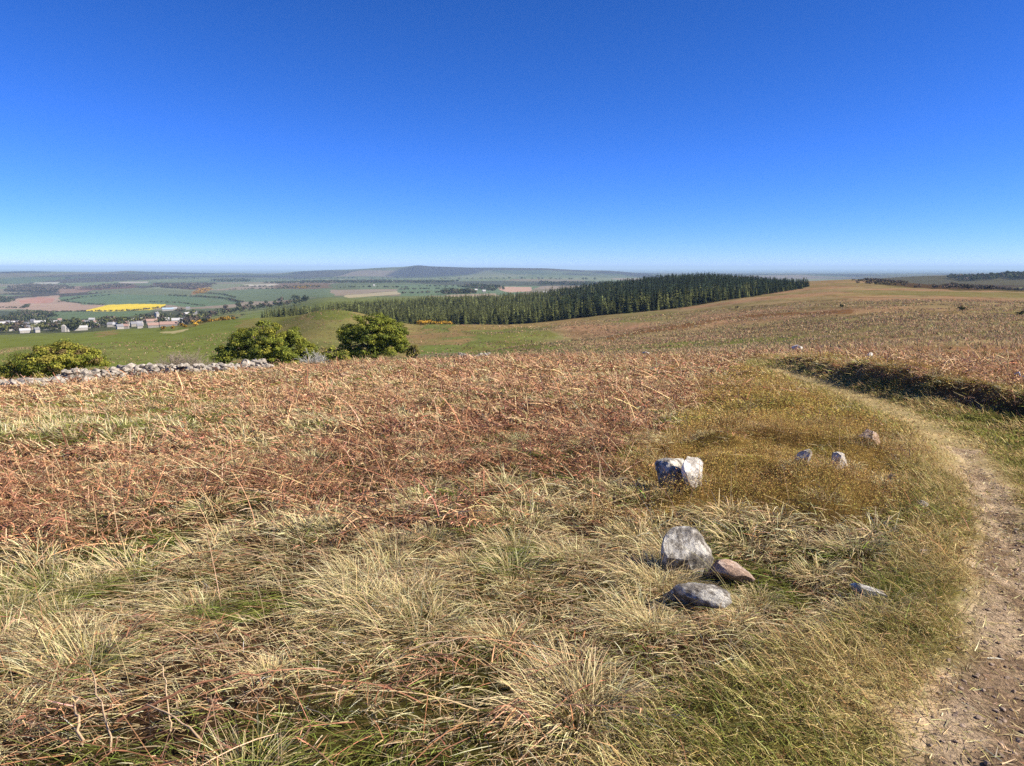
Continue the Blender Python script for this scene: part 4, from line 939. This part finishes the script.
for k, (px, py) in enumerate([(212, 317), (215, 316.5), (218, 316), (222, 315.5), (226, 314.8), (231, 314), (235, 313.4), (240, 312.8), (245, 312), (250, 311), (255, 310.4), (260, 309.8), (265, 309.2), (270, 308.6), (276, 307.6), (282, 306.8), (288, 306), (294, 305), (300, 304), (306, 303), (226, 310), (238, 308), (251, 306), (266, 304.5), (281, 303), (296, 301)]):
    far_tree(px, py, rng.uniform(9, 15), 0 if k % 4 else 2, 'dark tree in the straggling line left of the plantation' if k % 4 else 'brown tree in the straggling line left of the plantation', 'dark trees in line left of the plantation' if k % 4 else 'brown trees in line left of the plantation', wide=1.0)
for px, py in [(224, 319.5), (232, 318), (237, 319), (243, 316), (205, 323)]:
    far_tree(px, py, rng.uniform(3.5, 5), 0, 'lone dark bush on the green hillside beyond the wide tree', 'bushes on the green hillside', 'hawthorn_bush', 1.3)
for px, py, lb_ in [(737, 308.5, 'lone russet bush on the moor below the plantation end'), (842, 307.5, 'lone dark bush on the open moor'), (960, 310, 'dark bush on the right moor, left of a pair'), (964, 311, 'darker bush on the right moor, right of a pair'), (1020, 316, 'dark bush at the right edge of the moor')]:
    far_tree(px, py, 1.5, 2 if px < 800 else 0, lb_, None, 'moorland_bush', 1.2)
def wood(name, label, P, spacing, hgt_, kindw, lines=False, wide=1.1, n=None):
    P = np.array(P); xs, ys = [], []
    if lines:
        for a, b in zip(P[:-1], P[1:]):
            L_ = np.linalg.norm(b-a); t = np.arange(0, 1, spacing/max(L_, spacing)); xs += list(a[0]+(b[0]-a[0])*t); ys += list(a[1]+(b[1]-a[1])*t)
        X = np.array(xs); Y = np.array(ys); X = X+rng.normal(0, spacing*.25, len(X)); Y = Y+rng.normal(0, spacing*.25, len(Y)); m = rng.random(len(X)) < .88; X, Y = X[m], Y[m]
    else:
        ar = (P[:, 0].max()-P[:, 0].min())*(P[:, 1].max()-P[:, 1].min()); n_ = int(min(ar/spacing**2, 9000)); X = rng.uniform(P[:, 0].min(), P[:, 0].max(), n_); Y = rng.uniform(P[:, 1].min(), P[:, 1].max(), n_)
        m = pip(P, X+spacing*3*fbm(X/spacing/6, Y/spacing/6, 5), Y); X, Y = X[m], Y[m]
    if not len(X): return None
    hh = hgt_*rng.uniform(.7, 1.25, len(X))
    return X, Y, H(X, Y)-.3, hh*wide, hh, np.where(rng.random(len(X)) < .75, kindw, 2), rng.integers(0, 2, len(X)), rng.uniform(0, 6.28, len(X))
def wood_obj(name, label, specs):
    global kindv
    A = [w_ for w_ in specs if w_ is not None]; X, Y, Z, W_, Hh, K, Vr, Ro = (np.concatenate([a[i] for a in A]) for i in range(8)); kindv = K
    o = link(name, mesh(name, instance_mass(range(len(X)), BL, Vr, X, Y, Z, W_, Hh, Ro), [m_fir])); tag(o, label, None, None, 'stuff'); print(name, len(X))
wood_obj('distant_woodland', 'dark strips of woodland scattered across the far valley', [
    wood('', '', poly([(5, 291.5), (10, 287), (30, 285.5), (58, 286), (70, 288), (56, 292), (30, 292)]), 24, 13, 2), wood('', '', poly([(-20, 302.5), (-20, 299), (8, 299), (15, 301), (6, 303)]), 18, 11, 0),
    wood('', '', poly([(76, 289), (100, 285), (130, 284.5), (128, 286.5), (100, 289.5)]), 26, 10, 2), wood('', '', poly([(152, 286.5), (160, 283.6), (212, 283.6), (206, 287), (190, 289.5), (168, 288)]), 26, 9, 2),
    wood('', '', poly([(213, 281.8), (220, 280.2), (246, 280.2), (250, 281.6), (230, 282.2)]), 30, 15, 0), wood('', '', poly([(0, 320), (20, 314), (45, 313), (50, 317), (36, 321), (0, 324)]), 16, 10, 0),
    wood('', '', poly([(262, 283.5), (300, 282), (380, 281), (460, 281.5), (450, 283), (330, 283.5)]), 32, 12, 0), wood('', '', poly([(470, 285.8), (500, 288), (504, 290.5), (496, 290), (468, 287)]), 20, 12, 0),
    wood('', '', poly([(536, 283), (600, 284), (640, 284.5), (600, 286), (540, 285)]), 24, 13, 0), wood('', '', poly([(440, 293), (470, 292), (484, 294), (450, 295)]), 16, 11, 0),
    wood('', '', poly([(858, 281.5), (872, 279), (890, 279.4), (905, 283), (890, 285.5), (866, 284)]), 8, 2.5, 2), wood('', '', poly([(948, 280.5), (955, 277.6), (990, 277), (996, 280), (975, 281.5)]), 13, 10, 0),
    wood('', '', poly([(992, 279), (1000, 276.2), (1060, 276), (1060, 279.5), (1020, 279.5)]), 14, 12, 0), wood('', '', poly([(905, 287), (950, 286), (1040, 286.5), (1040, 290), (960, 289.6)]), 14, 3.5, 2),
    wood('', '', poly([(960, 288), (980, 286.5), (996, 287), (992, 289.5)]), 10, 3, 0)])
wood_obj('hedgerows', 'thin dark hedgerows dividing the valley fields', [wood('', '', poly(p), s_, h_, 0, True, 1.5) for p, s_, h_ in [
    ([(20, 311.4), (45, 312.2), (100, 311.5), (135, 311), (164, 307.5)], 9, 4.5), ([(0, 308), (24, 308.2), (28, 305)], 12, 6), ([(104, 305), (66, 302)], 11, 4), ([(60, 302), (80, 298), (110, 295.5)], 14, 6), ([(62, 296), (88, 294), (120, 292)], 16, 6),
    ([(170, 296), (200, 297), (226, 299), (242, 303)], 11, 6), ([(206, 293.5), (225, 295), (236, 298)], 12, 5), ([(205, 306), (180, 303), (150, 302)], 12, 3.5), ([(230, 290), (262, 289), (300, 288.5)], 18, 6), ([(0, 295), (20, 293.5), (58, 293.2)], 16, 6),
    ([(400, 290), (440, 289), (470, 290)], 14, 6), ([(400, 294), (440, 293)], 12, 6), ([(420, 286.5), (460, 287), (495, 291)], 14, 7), ([(240, 286.8), (280, 287), (320, 287.5)], 20, 8), ([(340, 288), (380, 287.5), (410, 288)], 18, 8), ([(0, 283.5), (40, 285), (80, 284.5)], 30, 9), ([(60, 279), (140, 279.2), (200, 279)], 40, 12), ([(280, 279), (340, 278.6), (400, 278.8)], 40, 13), ([(440, 279.5), (520, 279), (600, 280)], 40, 13)]])
# gorse in flower
GO = [[blob(95+k, [(.30, .17, .025), (.16, .12, .03), (.36, .22, .03)]) for k in range(2)]]; BL_keep = BL
BL = [GO[0], GO[0], GO[0]]
wood_obj('gorse', 'orange yellow flowering gorse scrub along the plantation foot', [wood('', '', np.array([at_d(410, 425), at_d(424, 405), at_d(440, 425), at_d(456, 462), at_d(446, 478), at_d(425, 470)]), 3.2, 2.6, 0, False, 1.3), wood('', '', poly([(192, 293), (198, 289.5), (209, 288), (207, 292), (198, 294.5)]), 14, 5, 0),
                         wood('', '', poly([(180, 329), (196, 325), (214, 321), (232, 316), (228, 320), (205, 326)]), 11, 3.2, 0), wood('', '', poly([(296, 287), (312, 285), (312, 287.5), (300, 289)]), 18, 5, 0)])
BL = BL_keep

# ------------------------------------------------------------------ village
m_wallw = mat_plain('white_render', (.35, .33, .30), .9, .12, .6); m_wallg = mat_plain('grey_stone_walling', (.27, .25, .22), .9, .2, .8)
m_slate = mat_plain('slate_roof', (.20, .20, .22), .8, .15, .8); m_tile = mat_plain('pink_tile_roof', (.33, .215, .175), .85, .15, .8); m_pan = mat_plain('pale_sheet_roof', (.42, .42, .42), .7, .1, .5); m_blue = mat_plain('blue_sheet_roof', (.32, .42, .50), .7, .1, .5)
def house(px, py, L_, D_, eave, ridge, wm_, rm_, label, cat, group=None, rz=0.0, nm='house', chim=True):
    p = vhit(px, py); z_ = float(H(p[0], p[1])[0]); a = az_of(px)
    root = empty(nm, (p[0], p[1], z_-.5), -a+rz); tag(root, label, cat, group); l, d = L_*.34, D_*.36; e, rg = eave*.8+.5, ridge*.86+.5
    v = np.array([(-l, -d, 0), (l, -d, 0), (l, d, 0), (-l, d, 0), (-l, -d, e), (l, -d, e), (l, d, e), (-l, d, e), (-l, 0, rg), (l, 0, rg)])
    link('walls', mesh('walls', [(v, np.array([(0, 1, 5, 4), (2, 3, 7, 6)]), None, 0), (v, np.array([(1, 2, 6, 9, 5), (3, 0, 4, 8, 7)]), None, 0)], [wm_]), root)
    t = .25; o_ = .3; v2 = np.array([(-l-o_, -d-o_, e-.15), (l+o_, -d-o_, e-.15), (l+o_, 0, rg+.05), (-l-o_, 0, rg+.05), (l+o_, d+o_, e-.15), (-l-o_, d+o_, e-.15)]); v2 = np.concatenate([v2, v2+np.array([0, 0, t])])
    f2 = np.array([(6, 7, 8, 9), (9, 8, 10, 11), (0, 3, 2, 1), (3, 5, 4, 2), (0, 1, 7, 6), (4, 5, 11, 10), (0, 6, 9, 3), (3, 9, 11, 5), (1, 2, 8, 7), (2, 4, 10, 8)])
    ro = link('roof', mesh('roof', [(v2, f2, None, 0)], [rm_]), root)
    if chim:
        c_ = np.array([(x_, y_, z__) for z__ in (rg-.4, rg+1.3) for x_, y_ in ((-.5, -.4), (.5, -.4), (.5, .4), (-.5, .4))])+np.array([l-.9, 0, 0])
        link('chimney', mesh('chimney', [(c_, np.array([(0, 1, 5, 4), (1, 2, 6, 5), (2, 3, 7, 6), (3, 0, 4, 7), (4, 5, 6, 7)]), None, 0)], [wm_]), ro)
    return root
ch = house(66.5, 333.5, 13, 8, 5.5, 9, m_wallw, m_slate, 'white church with a square tower at the near edge of the village', 'church', None, 1.3, 'church', False)
tv = np.array([(x_, y_, z__) for z__ in (0, 9) for x_, y_ in ((-2.1, -2.1), (2.1, -2.1), (2.1, 2.1), (-2.1, 2.1))]+[(0, 0, 11)], float)+np.array([-9, 0, 0])
link('tower', mesh('tower', [(tv, np.array([(0, 1, 5, 4), (1, 2, 6, 5), (2, 3, 7, 6), (3, 0, 4, 7)]), None, 0), (tv, np.array([(4, 5, 8), (5, 6, 8), (6, 7, 8), (7, 4, 8)]), None, 0)], [m_wallw]), ch)
house(25, 333, 17, 8, 4, 6.5, m_wallw, m_pan, 'long white low building at the front left of the village', 'house', None, .15)
house(37, 332.5, 8, 7, 4.5, 7, m_wallw, m_slate, 'small white house right of the long low building', 'house', None, .4)
house(40, 324.5, 26, 9, 5, 8, m_wallw, m_pan, 'long white terrace in the middle of the village', 'terrace', None, .05)
house(81, 330.5, 22, 8, 4.5, 7, m_wallw, m_pan, 'long white building just right of the church', 'house', None, .1)
house(2, 325.5, 17, 9, 5, 8, m_wallw, m_pan, 'white terrace at the left end of the village', 'terrace', None, .1)
house(155, 328.5, 24, 12, 5, 8, m_wallg, m_tile, 'pink roofed farm barn left of the big barn', 'barn', None, .1, 'barn', False)
house(169, 329, 30, 14, 5, 8.5, m_wallg, m_tile, 'big pink roofed farm barn at the right end of the village', 'barn', None, -.05, 'barn', False)
house(152, 323.8, 22, 11, 5, 8, m_wallg, m_tile, 'pink roofed barn behind the left farm barn', 'barn', None, .1, 'barn', False)
house(163, 322.5, 26, 10, 5, 8, m_wallw, m_pan, 'pale sheet roofed barn behind the big pink barn', 'barn', None, 0, 'barn', False)
house(176, 323, 16, 10, 5, 8, m_wallw, m_pan, 'white farmhouse behind the pink roofed barns', 'house')
house(168, 310.8, 34, 14, 5, 8, m_wallw, m_blue, 'long blue roofed shed beyond the rapeseed field', 'shed', None, 0, 'farm_shed', False)
house(175, 309.8, 14, 10, 4, 6.5, m_wallw, m_pan, 'small pale shed right of the blue roofed shed', 'shed', None, 0, 'farm_shed', False)
house(188, 309.5, 12, 9, 4, 7, m_wallw, m_slate, 'white farmhouse alone right of the blue roofed shed', 'house')
house(157, 317.5, 9, 8, 8, 11, m_wallw, m_slate, 'tall narrow white house above the pink barns', 'house', None, .7)
house(183, 324.5, 9, 9, 7, 10, m_wallg, m_slate, 'grey stone tower house right of the farm barns', 'house', None, .5)
for px, py, lb_ in [(476, 291.2, 'white farmhouse in far green fields beyond the plantation'), (484, 292.3, 'pale barn beside the far white farmhouse'), (545, 294.2, 'small pale cottage just beyond the plantation tops'), (374, 286.2, 'tiny white farmhouse in distant fields')]:
    house(px, py, 12 if 'barn' not in lb_ else 14, 8, 5, 8, m_wallg, m_pan, lb_, 'house', None, .3)
small = [(8, 324), (13, 324.6), (17, 324.2), (21, 327), (27, 326), (20, 329.5), (12, 331), (6, 329), (49, 325.4), (57, 324.2), (61, 327.6), (54, 329), (47, 330), (72, 324.5), (78, 324), (83, 324.6), (88, 324.8), (80, 327), (92, 325.4), (97, 325.2), (101, 324.6), (96, 327.4), (105, 325.6), (87, 328.4), (111, 327), (117, 327.2), (121, 326.4), (127, 326), (134, 326.6), (140, 326), (120, 329.4), (125, 329), (140, 328.6), (131, 323.6), (143, 321.5), (147, 319), (109, 323.2), (92, 321.6), (33, 322.6), (60, 321.8), (30, 330), (187, 316), (195, 315)]
for k, (px, py) in enumerate(small):
    wh = k % 3 != 1
    house(px, py, rng.uniform(9, 14), 7.5, 4.6, 7.4, m_wallw if wh else m_wallg, (m_slate, m_pan, m_slate, m_tile)[k % 4], 'small white house in the crowded valley village' if wh else 'small grey stone house in the crowded valley village', 'house', 'white village houses' if wh else 'grey village houses', rng.uniform(-.5, .5))

# ------------------------------------------------------------------ tufts on the open moor beyond the brow
d = np.sqrt(rng.uniform(52**2, 420**2, 150000)); d = np.where(rng.random(len(d)) < .55, rng.uniform(52, 240, len(d)), d); a = rng.uniform(-R(40), R(40), len(d))
x, y = d*np.sin(a), d*np.cos(a); wmx = smooth(R(-6), R(4), a+R(4)*fbm(x/40, y/40, 14)); nz_ = fbm(x/9, y/9, 320, 4)
ok = rng.random(len(x)) < (.3+.7*wmx)*smooth(-.5, .4, nz_); x, y, d, nz_ = x[ok], y[ok], d[ok], nz_[ok]; z = H(x, y); n = len(x)
big = smooth(60, 300, d); r_ = rng.random(n)+.35*fbm(x/16, y/16, 325, 3)+.35*(1-wmx[ok])
cc_ = np.where((r_ < .34)[:, None], jitc([.42, .32, .18], n, .25), np.where((r_ < .62)[:, None], jitc([.38, .24, .15], n, .28), np.where((r_ < .82)[:, None], jitc([.24, .22, .095], n, .3), jitc([.20, .14, .08], n, .3))))
parts = []
for k in range(3):
    V, Fq, Cc, _ = ribbons(np.stack([x+rng.normal(0, .12, n)*(1+big), y+rng.normal(0, .12, n)*(1+big), z-.02], 1), rng.uniform(0, 6.28, n), rng.uniform(.1, .8, n), rng.uniform(.2, 1.2, n), rng.uniform(.2, .42, n)*(1+.5*big), (.06+.16*big)*rng.uniform(.6, 1.3, n), 2, cc_*.9, cc_*1.1)
    parts.append((V, Fq, Cc, 0))
put('moor_tufts', parts, m_blade, 'tufts of tan grass and rushes dotting the open moor')
